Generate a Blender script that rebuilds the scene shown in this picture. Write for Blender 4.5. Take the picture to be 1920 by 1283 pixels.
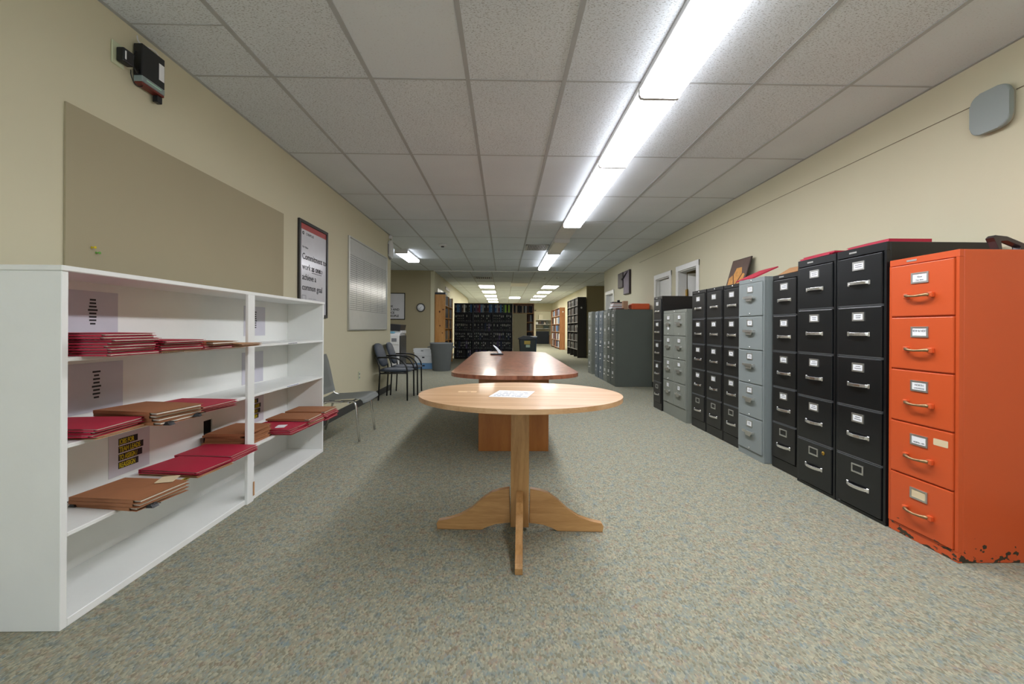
import bpy, bmesh, math, random
from mathutils import Vector, Matrix, Euler
random.seed(7)
for o in list(bpy.data.objects): bpy.data.objects.remove(o)
SC = bpy.context.scene
COL = SC.collection
R = math.radians
# ---------------------------------------------------------------- camera
CZ = 1.08
cd = bpy.data.cameras.new('camera'); cam = bpy.data.objects.new('camera', cd); COL.objects.link(cam)
cd.sensor_width = 36; cd.sensor_fit = 'HORIZONTAL'; cd.lens = 829.6/1920*36
cd.shift_y = -(641.5-615.1)/1920; cd.clip_start = .05; cd.clip_end = 80
cam.matrix_world = Matrix.Translation((0,0,CZ)) @ Matrix.Rotation(-.0174,4,'Z') @ Matrix.Rotation(R(90),4,'X') @ Matrix.Rotation(.0057,4,'Z')
SC.camera = cam
# ---------------------------------------------------------------- world and exposure
w = bpy.data.worlds.new('world'); SC.world = w; w.use_nodes = True
w.node_tree.nodes['Background'].inputs[0].default_value = (.9,.95,1,1)
w.node_tree.nodes['Background'].inputs[1].default_value = .02
SC.view_settings.view_transform = 'Standard'; SC.view_settings.look = 'None'
SC.view_settings.gamma = 1; SC.view_settings.use_curve_mapping = False
SC.view_settings.exposure = 1.76
LENS_E = 8.5      # strip lamps
TROF_E = 6.5      # rear troffers
FILL_E = 3.2       # added fill: glowing pane of an unseen window behind the viewer
# ---------------------------------------------------------------- materials
def lin(h):
    h = h.lstrip('#'); c = [int(h[i:i+2],16)/255 for i in (0,2,4)]
    return tuple(x/12.92 if x <= .04045 else ((x+.055)/1.055)**2.4 for x in c)+(1,)
MATS = {}
def mat(name, col, rough=.5, metal=0, noise=None, bump=None, spec=.5, coat=0, var=.0):
    """noise=(scale, amount): small tone variation; bump=(scale, strength)"""
    if name in MATS: return MATS[name]
    m = bpy.data.materials.new(name); m.use_nodes = True; nt = m.node_tree; b = nt.nodes['Principled BSDF']
    c = lin(col) if isinstance(col,str) else col
    b.inputs['Base Color'].default_value = c; b.inputs['Roughness'].default_value = rough
    b.inputs['Metallic'].default_value = metal; b.inputs['Specular IOR Level'].default_value = spec
    if coat: b.inputs['Coat Weight'].default_value = coat; b.inputs['Coat Roughness'].default_value = .15
    tc = nt.nodes.new('ShaderNodeTexCoord')
    if noise is None: noise = (9, .05)
    n = nt.nodes.new('ShaderNodeTexNoise'); n.inputs['Scale'].default_value = noise[0]; n.inputs['Detail'].default_value = 3
    nt.links.new(tc.outputs['Object'], n.inputs['Vector'])
    mx = nt.nodes.new('ShaderNodeMix'); mx.data_type = 'RGBA'
    mx.inputs[6].default_value = tuple(x*(1-noise[1]) for x in c[:3])+(1,); mx.inputs[7].default_value = tuple(min(1,x*(1+noise[1])) for x in c[:3])+(1,)
    nt.links.new(n.outputs['Fac'], mx.inputs[0]); nt.links.new(mx.outputs[2], b.inputs['Base Color'])
    if bump:
        n2 = nt.nodes.new('ShaderNodeTexNoise'); n2.inputs['Scale'].default_value = bump[0]
        nt.links.new(tc.outputs['Object'], n2.inputs['Vector'])
        bp = nt.nodes.new('ShaderNodeBump'); bp.inputs['Strength'].default_value = bump[1]; bp.inputs['Distance'].default_value = .003
        nt.links.new(n2.outputs['Fac'], bp.inputs['Height']); nt.links.new(bp.outputs[0], b.inputs['Normal'])
    MATS[name] = m; return m
def emis(name, col, s):
    m = bpy.data.materials.new(name); m.use_nodes = True; b = m.node_tree.nodes['Principled BSDF']
    b.inputs['Base Color'].default_value = (.8,.8,.8,1); b.inputs['Emission Color'].default_value = lin(col); b.inputs['Emission Strength'].default_value = s
    MATS[name] = m; return m
def ramp(nt, pts):
    r = nt.nodes.new('ShaderNodeValToRGB'); e = r.color_ramp.elements
    while len(e) < len(pts): e.new(.5)
    for k,(p,c) in enumerate(pts): e[k].position = p; e[k].color = lin(c) if isinstance(c,str) else c
    return r
def wood(name, c1, c2, scale=(1,1,1), rough=.35, bands=6, coat=.0, dist=4, fine=40):
    m = bpy.data.materials.new(name); m.use_nodes = True; nt = m.node_tree; b = nt.nodes['Principled BSDF']
    tc = nt.nodes.new('ShaderNodeTexCoord'); mp = nt.nodes.new('ShaderNodeMapping'); mp.inputs['Scale'].default_value = scale
    nt.links.new(tc.outputs['Object'], mp.inputs[0])
    n = nt.nodes.new('ShaderNodeTexNoise'); n.inputs['Scale'].default_value = bands; n.inputs['Detail'].default_value = 5; n.inputs['Distortion'].default_value = dist*.3
    n2 = nt.nodes.new('ShaderNodeTexNoise'); n2.inputs['Scale'].default_value = fine; n2.inputs['Detail'].default_value = 2
    nt.links.new(mp.outputs[0], n.inputs[0]); nt.links.new(mp.outputs[0], n2.inputs[0])
    a = nt.nodes.new('ShaderNodeMath'); a.operation = 'MULTIPLY_ADD'; a.inputs[1].default_value = .35
    nt.links.new(n2.outputs['Fac'], a.inputs[0]); nt.links.new(n.outputs['Fac'], a.inputs[2])
    r = ramp(nt, [(.45,c1),(.85,c2)]); nt.links.new(a.outputs[0], r.inputs[0]); nt.links.new(r.outputs[0], b.inputs['Base Color'])
    b.inputs['Roughness'].default_value = rough
    if coat: b.inputs['Coat Weight'].default_value = coat; b.inputs['Coat Roughness'].default_value = .08
    MATS[name] = m; return m

# carpet: flecked loop pile
def carpet():
    m = bpy.data.materials.new('carpet'); m.use_nodes = True; nt = m.node_tree; b = nt.nodes['Principled BSDF']
    b.inputs['Roughness'].default_value = .95; b.inputs['Specular IOR Level'].default_value = .1
    tc = nt.nodes.new('ShaderNodeTexCoord')
    mp = nt.nodes.new('ShaderNodeMapping'); mp.inputs['Scale'].default_value = (1,.55,1); nt.links.new(tc.outputs['Object'], mp.inputs[0])
    v = nt.nodes.new('ShaderNodeTexVoronoi'); v.inputs['Scale'].default_value = 165; nt.links.new(mp.outputs[0], v.inputs['Vector'])
    sep = nt.nodes.new('ShaderNodeSeparateColor'); nt.links.new(v.outputs['Color'], sep.inputs[0])
    r = ramp(nt, [(0,'605f55'),(.2,'85857a'),(.42,'a09d8a'),(.6,'808c86'),(.74,'b0ab96'),(.86,'918371'),(.93,'72848d'),(1,'bdb7a0')])
    r.color_ramp.interpolation = 'CONSTANT'; nt.links.new(sep.outputs[0], r.inputs[0])
    big = nt.nodes.new('ShaderNodeTexNoise'); big.inputs['Scale'].default_value = 22; big.inputs['Detail'].default_value = 3; nt.links.new(tc.outputs['Object'], big.inputs[0])
    r2 = ramp(nt, [(.33,'7f8a86'),(.46,'94947f'),(.56,'9c977e'),(.68,'9a8671')]); nt.links.new(big.outputs['Fac'], r2.inputs[0])
    mx = nt.nodes.new('ShaderNodeMix'); mx.data_type='RGBA'; mx.inputs[0].default_value = .5
    nt.links.new(r.outputs[0], mx.inputs[6]); nt.links.new(r2.outputs[0], mx.inputs[7])
    h = nt.nodes.new('ShaderNodeHueSaturation'); h.inputs['Value'].default_value = 1.0; nt.links.new(mx.outputs[2], h.inputs['Color'])
    nt.links.new(h.outputs[0], b.inputs['Base Color'])
    bp = nt.nodes.new('ShaderNodeBump'); bp.inputs['Strength'].default_value = .5; bp.inputs['Distance'].default_value = .004; bp.invert = True
    nt.links.new(v.outputs['Distance'], bp.inputs['Height']); nt.links.new(bp.outputs[0], b.inputs['Normal'])
    MATS['carpet'] = m; return m
def tile_mat(name, base, fleck, dens):
    m = bpy.data.materials.new(name); m.use_nodes = True; nt = m.node_tree; b = nt.nodes['Principled BSDF']
    b.inputs['Roughness'].default_value = .9; b.inputs['Specular IOR Level'].default_value = .2
    tc = nt.nodes.new('ShaderNodeTexCoord')
    mp = nt.nodes.new('ShaderNodeMapping'); mp.inputs['Scale'].default_value = (1,2.6,1); nt.links.new(tc.outputs['Object'], mp.inputs[0])
    n = nt.nodes.new('ShaderNodeTexNoise'); n.inputs['Scale'].default_value = 85; n.inputs['Detail'].default_value = 1.5; n.inputs['Distortion'].default_value = .6
    nt.links.new(mp.outputs[0], n.inputs[0])
    r = ramp(nt, [(dens,base),(dens+.035,fleck)]); nt.links.new(n.outputs['Fac'], r.inputs[0])
    n3 = nt.nodes.new('ShaderNodeTexNoise'); n3.inputs['Scale'].default_value = 1.3; nt.links.new(tc.outputs['Object'], n3.inputs[0])
    mu = nt.nodes.new('ShaderNodeMix'); mu.data_type='RGBA'; mu.blend_type='MULTIPLY'; mu.inputs[0].default_value = 1
    r3 = ramp(nt, [(.3,(.93,.93,.94,1)),(.7,(1,1,1,1))]); nt.links.new(n3.outputs['Fac'], r3.inputs[0])
    nt.links.new(r.outputs[0], mu.inputs[6]); nt.links.new(r3.outputs[0], mu.inputs[7]); nt.links.new(mu.outputs[2], b.inputs['Base Color'])
    bp = nt.nodes.new('ShaderNodeBump'); bp.inputs['Strength'].default_value = .4; bp.inputs['Distance'].default_value = .003; bp.invert=True
    nt.links.new(n.outputs['Fac'], bp.inputs['Height']); nt.links.new(bp.outputs[0], b.inputs['Normal'])
    MATS[name] = m; return m
def chipped(name, col, under, amount, edge=.5):
    """painted steel with chips of dark primer: sparse on the faces, dense along the foot"""
    m = bpy.data.materials.new(name); m.use_nodes = True; nt = m.node_tree; b = nt.nodes['Principled BSDF']
    b.inputs['Roughness'].default_value = .38
    tc = nt.nodes.new('ShaderNodeTexCoord'); n = nt.nodes.new('ShaderNodeTexNoise'); n.inputs['Scale'].default_value = 28; n.inputs['Detail'].default_value = 5
    mp = nt.nodes.new('ShaderNodeMapping'); mp.inputs['Scale'].default_value = (1,.5,1.3); nt.links.new(tc.outputs['Object'], mp.inputs[0]); nt.links.new(mp.outputs[0], n.inputs[0])
    sx = nt.nodes.new('ShaderNodeSeparateXYZ'); nt.links.new(tc.outputs['Object'], sx.inputs[0])
    mr = nt.nodes.new('ShaderNodeMapRange'); mr.inputs[1].default_value = 0; mr.inputs[2].default_value = .16; mr.inputs[3].default_value = edge; mr.inputs[4].default_value = amount
    nt.links.new(sx.outputs['Z'], mr.inputs[0])
    g = nt.nodes.new('ShaderNodeMath'); g.operation='GREATER_THAN'; nt.links.new(n.outputs['Fac'], g.inputs[0]); nt.links.new(mr.outputs[0], g.inputs[1])
    mx = nt.nodes.new('ShaderNodeMix'); mx.data_type='RGBA'; mx.inputs[6].default_value = lin(col); mx.inputs[7].default_value = lin(under)
    nt.links.new(g.outputs[0], mx.inputs[0]); nt.links.new(mx.outputs[2], b.inputs['Base Color'])
    MATS[name] = m; return m

WALL = mat('wall_paint','cec8ab',.75,noise=(2,.02),bump=(90,.08))
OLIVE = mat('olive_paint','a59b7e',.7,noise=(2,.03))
DARKOLIVE = mat('dark_olive_paint','978b6a',.8,noise=(2,.03))
WHITE = mat('white_paint','eceeea',.45,noise=(6,.04),bump=(40,.15))
TRIMW = mat('trim_white','d8d8d2',.4)
RUBBER = mat('rubber_base','3f403d',.6)
CARPET = carpet()
TILE_F = tile_mat('tile_fissured','e2e9ee','b2b6b8',.585)
TILE_S = tile_mat('tile_smooth','e2e9ee','cfd3d5',.66)
TBAR = mat('ceiling_bar','b0b4b6',.5)
STEELW = mat('white_enamel','dedede',.35)
LENS = emis('lamp_lens','f7f8ff',LENS_E)
LENSS = emis('lamp_lens_side','f7f8ff',2.6)
LENS2 = emis('troffer_lens','fffbf2',TROF_E)
FILLPANE = emis('fill_glow','e6f0ff',FILL_E)
LENSOFF = mat('unlit_lens','cfcdc8',.3)
BLACK = mat('black_enamel','131517',.3,noise=(4,.15),spec=.55)
BLACK2 = mat('black_enamel_worn','181818',.36,noise=(4,.15))
CHROME = mat('chrome','efefef',.27,1)
STEEL = mat('brushed_steel','d2d2ce',.42,1)
CARD = mat('card_white','eef0f2',.7)
CREAM = mat('cream_paper','dcc9a4',.7)
INK = mat('ink','222226',.7)
GINK = mat('grey_ink','7a7c82',.8)
GREY = mat('grey_enamel','858d8c',.4,noise=(5,.04))
GREYG = mat('greygreen_enamel','7e8279',.42,noise=(5,.05))
GREYD = mat('dark_greygreen_enamel','555b54',.5,noise=(5,.06))
BLUEG = mat('bluegrey_enamel','646e74',.45)
ORANGE = chipped('orange_enamel','cf5628','3a3226',.80,.53)
ORANGE2 = mat('orange_paint_plain','d65a2b',.4)
RED = mat('red_folder','b3223f',.55,noise=(12,.1),bump=(30,.2))
BROWN = mat('brown_folder','a06a45',.7,noise=(14,.12),bump=(60,.25))
KRAFT = mat('kraft_folder','bf8f63',.7,noise=(14,.1))
OAK = wood('oak',(.37,.185,.06,1),(.54,.305,.12,1),(.8,9,9),.38,3,0,3,30)
OAKV = wood('oak_vertical',(.31,.15,.045,1),(.50,.28,.105,1),(9,9,.9),.4,3,0,3,30)
OAKT = wood('oak_top',(.44,.24,.10,1),(.62,.40,.22,1),(.55,9,9),.45,1.6,.12,1,26)
CHERRY = wood('cherry_veneer',(.30,.10,.018,1),(.38,.145,.03,1),(7,7,.8),.35,2,.2,2,30)
ROSE = wood('rosewood_top',(.16,.05,.025,1),(.38,.14,.075,1),(2.2,1.2,1),.30,5.0,.35,5,18)
PINE = wood('pine',(.42,.18,.035,1),(.60,.31,.09,1),(8,8,.8),.5,2.4,0,2,30)
BWOOD = wood('brown_bookcase_wood',(.27,.10,.035,1),(.40,.18,.07,1),(8,8,.8),.45,2.5)
DARKW = mat('black_bookcase','1c1814',.4)
DPLAST = mat('black_plastic','17181a',.4)
NAVY = mat('navy_upholstery','3a434f',.55,bump=(150,.2))
GPLAST = mat('grey_plastic','8f948f',.45)
CANG = mat('can_grey','6f7476',.55)
BINB = mat('bin_dark_green','16231f',.45); BINBLUE = mat('bin_blue','27405e',.5)

# ---------------------------------------------------------------- mesh helpers
def newbm(): return bmesh.new()
def bx(bm, x0,x1,y0,y1,z0,z1, mi=0, bev=0, seg=1):
    vs = [bm.verts.new(p) for p in ((x0,y0,z0),(x1,y0,z0),(x1,y1,z0),(x0,y1,z0),(x0,y0,z1),(x1,y0,z1),(x1,y1,z1),(x0,y1,z1))]
    fs = [bm.faces.new([vs[i] for i in f]) for f in ((3,2,1,0),(4,5,6,7),(0,1,5,4),(1,2,6,5),(2,3,7,6),(3,0,4,7))]
    for f in fs: f.material_index = mi
    if bev:
        es = list({e for f in fs for e in f.edges})
        r = bmesh.ops.bevel(bm, geom=es, offset=bev, segments=seg, affect='EDGES', profile=.5)
        for f in r['faces']: f.material_index = mi
    return bm
def prism(bm, poly, a, b, axis='z', mi=0, bev=0, seg=2):
    """extrude a 2-D outline from a to b along axis (x: poly=(y,z); y: poly=(x,z); z: poly=(x,y))"""
    def P(u,v,t): return {'x':(t,u,v),'y':(u,t,v),'z':(u,v,t)}[axis]
    A = [bm.verts.new(P(u,v,a)) for u,v in poly]; B = [bm.verts.new(P(u,v,b)) for u,v in poly]
    n = len(poly); fs = [bm.faces.new(A[::-1]), bm.faces.new(B)]
    caps = list(fs)
    for i in range(n): fs.append(bm.faces.new((A[i],A[(i+1)%n],B[(i+1)%n],B[i])))
    for f in fs: f.material_index = mi
    if bev:
        es = list({e for f in caps for e in f.edges})
        r = bmesh.ops.bevel(bm, geom=es, offset=bev, segments=seg, affect='EDGES', profile=.5)
        for f in r['faces']: f.material_index = mi
    return bm
def tube(bm, pts, r, seg=10, mi=0, closed=False):
    pts = [Vector(p) for p in pts]; n = len(pts); rings = []
    rr = r if isinstance(r,(list,tuple)) else [r]*n
    t0 = (pts[1]-pts[0]).normalized(); up = Vector((0,0,1)) if abs(t0.z) < .9 else Vector((1,0,0))
    nrm = t0.cross(up).normalized()
    for i,p in enumerate(pts):
        t = ((pts[min(i+1,n-1)]-p).normalized() + (p-pts[max(i-1,0)]).normalized()).normalized()
        nrm = (nrm - t*nrm.dot(t)).normalized(); bi = t.cross(nrm)
        rings.append([bm.verts.new(p + (nrm*math.cos(2*math.pi*k/seg)+bi*math.sin(2*math.pi*k/seg))*rr[i]) for k in range(seg)])
    for i in range(n-1):
        for k in range(seg):
            f = bm.faces.new((rings[i][k],rings[i][(k+1)%seg],rings[i+1][(k+1)%seg],rings[i+1][k])); f.material_index = mi; f.smooth = True
    for ring in (rings[0][::-1], rings[-1]):
        f = bm.faces.new(ring); f.material_index = mi
    return bm
def bez(p0,p1,p2,n=8):
    p0,p1,p2 = map(Vector,(p0,p1,p2)); return [p0*(1-t)**2+p1*2*t*(1-t)+p2*t*t for t in [i/n for i in range(n+1)]]
def lathe(bm, prof, seg=32, cx=0, cy=0, mi=0):
    rings = []
    for r,z in prof: rings.append([bm.verts.new((cx+r*math.cos(2*math.pi*k/seg), cy+r*math.sin(2*math.pi*k/seg), z)) for k in range(seg)])
    for i in range(len(prof)-1):
        for k in range(seg):
            f = bm.faces.new((rings[i][k],rings[i][(k+1)%seg],rings[i+1][(k+1)%seg],rings[i+1][k])); f.smooth = True; f.material_index = mi
    f = bm.faces.new(rings[0][::-1]); f.material_index = mi
    f = bm.faces.new(rings[-1]); f.material_index = mi
    return bm
def rrect(cx,cy,w,h,r,seg=5):
    pts = []
    for sx,sy,a0 in ((1,1,0),(-1,1,90),(-1,-1,180),(1,-1,270)):
        for k in range(seg+1):
            a = R(a0+90*k/seg); pts.append((cx+sx*(w/2-r)+r*math.cos(a), cy+sy*(h/2-r)+r*math.sin(a)))
    return pts
def obj(name, bm, mats, parent=None, smooth=False, loc=None, rot=None):
    bmesh.ops.recalc_face_normals(bm, faces=bm.faces)
    me = bpy.data.meshes.new(name); bm.to_mesh(me); bm.free()
    if not isinstance(mats,(list,tuple)): mats = [mats]
    for m in mats: me.materials.append(m)
    if smooth:
        for p in me.polygons: p.use_smooth = True
    o = bpy.data.objects.new(name, me); COL.objects.link(o)
    if parent: o.parent = parent
    if loc: o.location = loc
    if rot: o.rotation_euler = rot
    return o
def tag(o, label=None, cat=None, group=None, kind=None):
    if label: o['label'] = label
    if cat: o['category'] = cat
    if group: o['group'] = group
    if kind: o['kind'] = kind
    return o
def thing(name, label, cat, loc=(0,0,0), rz=0, group=None):
    o = bpy.data.objects.new(name, None); COL.objects.link(o); o.empty_display_size = .1
    o.location = loc; o.rotation_euler = (0,0,rz); return tag(o,label,cat,group)
def struct(name, bm, m, parent=None):
    o = obj(name,bm,m,parent)
    if not parent: o['kind'] = 'structure'
    return o
def dup(root, loc=None, rot=None, label=None, group=None):
    def cp(o, par):
        c = o.copy(); COL.objects.link(c)
        if par: c.parent = par
        for ch in KIDS.get(o.name, []): cp(ch, c)
        return c
    r = cp(root, None)
    if loc is not None: r.location = loc
    if rot is not None: r.rotation_euler = rot if not isinstance(rot,(int,float)) else (0,0,rot)
    if label: r['label'] = label
    if group: r['group'] = group
    return r
KIDS = {}
def index_kids(root):
    for o in COL.objects:
        if o.parent: 
            L = KIDS.setdefault(o.parent.name, [])
            if o not in L: L.append(o)
ROTL = (R(90),0,R(90)); ROTR = (R(90),0,R(-90)); ROTF = (R(90),0,0)   # text facing +x, -x, -y
FONTS = {}
def text(s, size, m, parent, loc, rot, name='lettering', align='LEFT', bold=0.0, xs=1, ext=.0006):
    cu = bpy.data.curves.new(name,'FONT'); cu.body = s; cu.size = size; cu.align_x = align; cu.extrude = ext; cu.offset = bold; cu.resolution_u = 3
    t = bpy.data.objects.new('tmp_text', cu); COL.objects.link(t)
    dg = bpy.context.evaluated_depsgraph_get(); me = bpy.data.meshes.new_from_object(t.evaluated_get(dg))
    bpy.data.objects.remove(t); bpy.data.curves.remove(cu)
    me.materials.clear(); me.materials.append(m); me.name = name
    o = bpy.data.objects.new(name, me); COL.objects.link(o); o.parent = parent; o.location = loc; o.rotation_euler = rot; o.scale = (xs,1,1)
    return o

# ================================================================ ROOM
ZC = 2.648; XL = -1.965; XR = 2.76; YE = 12.2; YB = -3.6
bm = newbm(); bx(bm,-4.4,5.2,YB-.1,32,-.1,0); struct('floor',bm,CARPET)
# ceiling slab with one face per tile
bm = newbm()
GX0 = -.2385; GY0 = 2.80
def tiles(bm, xs, ys, pick):
    for i in range(len(xs)-1):
        for j in range(len(ys)-1):
            v = [bm.verts.new(p) for p in ((xs[i],ys[j],ZC),(xs[i],ys[j+1],ZC),(xs[i+1],ys[j+1],ZC),(xs[i+1],ys[j],ZC))]
            f = bm.faces.new(v); f.material_index = pick(i,j)
def grid(a,b,o,s):
    k = math.ceil((a-o)/s+1e-6); L=[a]
    while o+k*s < b-1e-6: L.append(o+k*s); k+=1
    return L+[b]
xs = grid(-4.3,5.1,GX0,.6096); ys = grid(YB,YE,GY0,1.2192)
def pick(i,j):
    x = xs[i]; y = ys[j]
    if x > 1.5 and 2.5 < y < 7 and i%2: return 1
    if x > 2.1: return 1
    if y > 3.5: return 1
    return 0 if random.random() < .85 else 1
tiles(bm,xs,ys,pick)
xs2 = grid(-4.3,5.1,-.36,.6096); ys2 = grid(YE,32,15.0,1.2192); tiles(bm,xs2,ys2,lambda i,j:1)
bx(bm,-4.4,5.2,YB-.1,32,ZC+.02,ZC+.12)
struct('ceiling',bm,[TILE_F,TILE_S])
bm = newbm()
for x in xs[1:-1]:
    if not (.9 < x < 1.05): bx(bm,x-.0135,x+.0135,YB,YE,ZC-.004,ZC+.012)
for y in ys[1:-1]: bx(bm,-4.3,5.1,y-.0075,y+.0075,ZC-.0025,ZC+.012)
bx(bm,XL,-1.458,2.325,2.333,ZC-.0015,ZC+.01)
for x in xs2[1:-1]: bx(bm,x-.012,x+.012,YE,32,ZC-.004,ZC+.012)
for y in ys2[1:-1]: bx(bm,-4.3,5.1,y-.0075,y+.0075,ZC-.0025,ZC+.012)
struct('trim_1',bm,TBAR)
bm = newbm(); bx(bm,-1.95,XR,YE-.02,YE+.02,ZC-.022,ZC); struct('trim_2',bm,TRIMW)
bm = newbm()
bx(bm,XL,XL+.02,YB,7.667,ZC-.003,ZC); bx(bm,XR-.02,XR,YB,YE,ZC-.003,ZC); struct('trim_3',bm,TBAR)
# walls
bm = newbm(); bx(bm,XL-.14,XL,YB,7.667,0,ZC); struct('wall_left',bm,WALL)
bm = newbm(); bx(bm,-4.3,XL-.14,7.55,7.667,0,ZC); struct('wall_alcove_front',bm,WALL)
bm = newbm(); bx(bm,-4.3,-4.2,7.667,YE,0,ZC); struct('wall_alcove_left',bm,WALL)
bm = newbm(); bx(bm,-4.3,-1.95,YE,YE+.12,0,ZC); struct('wall_alcove_back',bm,OLIVE)
bm = newbm(); bx(bm,-2.05,-1.95,YE+.12,23.8,0,ZC); bx(bm,-2.7,-1.95,23.8,23.9,0,ZC); bx(bm,-2.7,-2.6,23.9,28,0,ZC); struct('wall_rear_left',bm,WALL)
bm = newbm(); bx(bm,-2.7,2.0,28,28.12,0,ZC); bx(bm,2.0,2.96,28,28.12,2.14,ZC); bx(bm,2.96,3.2,28,28.12,0,ZC); struct('wall_far',bm,WALL)
bm = newbm(); bx(bm,1.3,1.4,28.12,31,0,ZC); bx(bm,1.3,3.8,31,31.1,0,ZC); bx(bm,3.7,3.8,28.12,31,0,ZC); struct('wall_storeroom',bm,WALL)
bm = newbm(); bx(bm,1.91,2.0,27.97,28.14,0,2.23); bx(bm,2.96,3.02,27.97,28.14,0,2.23); bx(bm,1.91,3.02,27.97,28.14,2.14,2.23); struct('trim_4',bm,mat('cream_trim','d9cdb2',.5))
# right wall with three openings
DO = [(6.30,6.96,1.985),(7.34,7.99,1.965),(11.17,11.90,1.98)]
bm = newbm(); y = YB
for a,b,h in DO:
    bx(bm,XR,XR+.12,y,a,0,ZC); bx(bm,XR,XR+.12,a,b,h,ZC); y = b
bx(bm,XR,XR+.12,y,YE,0,ZC); struct('wall_right',bm,WALL)
bm = newbm(); bx(bm,XR+.12,4.3,YE,YE+.1,0,ZC); struct('wall_recess_front',bm,WALL)
bm = newbm(); bx(bm,4.2,4.3,YE+.1,16.3,0,ZC); struct('wall_recess_right',bm,WALL)
bm = newbm(); bx(bm,3.04,4.3,16.3,16.4,0,ZC); struct('wall_recess_back',bm,DARKOLIVE)
bm = newbm(); bx(bm,3.04,3.14,16.4,28,0,ZC); struct('wall_rear_right',bm,WALL)
FILL_WIN = ((-1.9,-.5),)  # unseen window, added as fill light for the ceiling and white bookcase
bm = newbm(); bx(bm,-2.2,2.9,YB-.12,YB,0,.9); bx(bm,-2.2,2.9,YB-.12,YB,2.3,ZC)
for a,b in ((-2.2,-1.9),(-.5,2.9)): bx(bm,a,b,YB-.12,YB,.9,2.3)
struct('wall_back',bm,WALL)
for k,(a,b) in enumerate(FILL_WIN):
    bm = newbm()
    for q in ((a,a+.05,.9,2.3),(b-.05,b,.9,2.3),((a+b)/2-.02,(a+b)/2+.02,.9,2.3),(a,b,.9,.95),(a,b,2.25,2.3)): bx(bm,q[0],q[1],YB-.08,YB-.02,q[2],q[3])
    wn = struct('fill_window_%d'%(k+1),bm,TRIMW)
    bm = newbm(); bx(bm,a+.05,b-.05,YB-.06,YB-.055,.95,2.25); obj('fill_window_pane',bm,FILLPANE,wn)
# side room behind the open door
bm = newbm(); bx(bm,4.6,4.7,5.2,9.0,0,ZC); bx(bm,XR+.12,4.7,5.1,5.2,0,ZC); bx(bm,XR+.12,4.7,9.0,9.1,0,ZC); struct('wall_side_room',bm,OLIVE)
# door casings
for k,(a,b,h) in enumerate(DO):
    bm = newbm()
    for p0,p1 in ((a-.085,a),(b,b+.085)): bx(bm,XR-.018,XR,p0,p1,0,h+.085,0,.004); 
    bx(bm,XR-.02,XR,a-.085,b+.085,h,h+.085,0,.004)
    for p0,p1 in ((a,a+.012),(b-.012,b)): bx(bm,XR,XR+.12,p0,p1,0,h)
    bx(bm,XR,XR+.12,a,b,h-.012,h); struct('trim_%d'%(5+k),bm,TRIMW)
# doors
bm = newbm(); bx(bm,XR+.05,XR+.09,7.355,7.975,.01,1.95,0,.003); d = struct('door_1',bm,TRIMW)
bm = newbm(); tube(bm,[(XR+.05,7.43,1.0),(XR+.0,7.43,1.0)],.012); lathe(bm,[(.0,-.02),(.026,-.012),(.03,0),(.02,.02)],16); obj('door_handle',bm,STEEL,d)
bm = newbm(); bx(bm,0,.04,-.62,0,0,1.94,0,.003); d = struct('door_2',bm,TRIMW); d.location=(XR+.125,6.93,.012); d.rotation_euler=(0,0,R(62))
bm = newbm(); bx(bm,XR+.10,XR+.125,6.895,6.955,1.60,1.70,0,.003); tube(bm,[(XR+.125,6.925,1.59),(XR+.125,6.925,1.71)],.008); hg = obj('hinge',bm,mat('brass','c9a24a',.3,1)); tag(hg,'brass hinge on the jamb of the open door','hinge')
bm = newbm(); bx(bm,XR+.06,XR+.10,11.185,11.885,.01,1.96,0,.003); bx(bm,XR+.055,XR+.062,11.30,11.40,1.0,1.80,1); struct('door_3',bm,[TRIMW,mat('dark_glass','1c2224',.1)])
# baseboards
bm = newbm(); bx(bm,XL,XL+.008,YB,7.667,0,.095,0,.002); struct('baseboard_left',bm,RUBBER)
bm = newbm(); bx(bm,XR-.008,XR,YB,6.21,0,.095); bx(bm,XR-.008,XR,7.05,7.25,0,.095); bx(bm,XR-.008,XR,8.08,11.08,0,.095); struct('baseboard_right',bm,RUBBER)
bm = newbm(); bx(bm,-4.2,-1.95,YE-.008,YE,0,.095); struct('baseboard_alcove',bm,RUBBER)
bm = newbm(); bx(bm,-1.95,-1.942,YE+.12,23.8,0,.095); struct('baseboard_rear_left',bm,RUBBER)
bm = newbm(); bx(bm,3.032,3.04,16.4,28,0,.095); bx(bm,3.04,4.2,16.292,16.3,0,.095); struct('baseboard_rear_right',bm,mat('base_cream','b5aa8e',.6))
# corner guard where the alcove wall meets the rear wall
bm = newbm(); bx(bm,-2.03,-1.93,YE-.012,YE+.1,0,ZC-.03,0,.003); struct('trim_9',bm,WALL)

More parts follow.
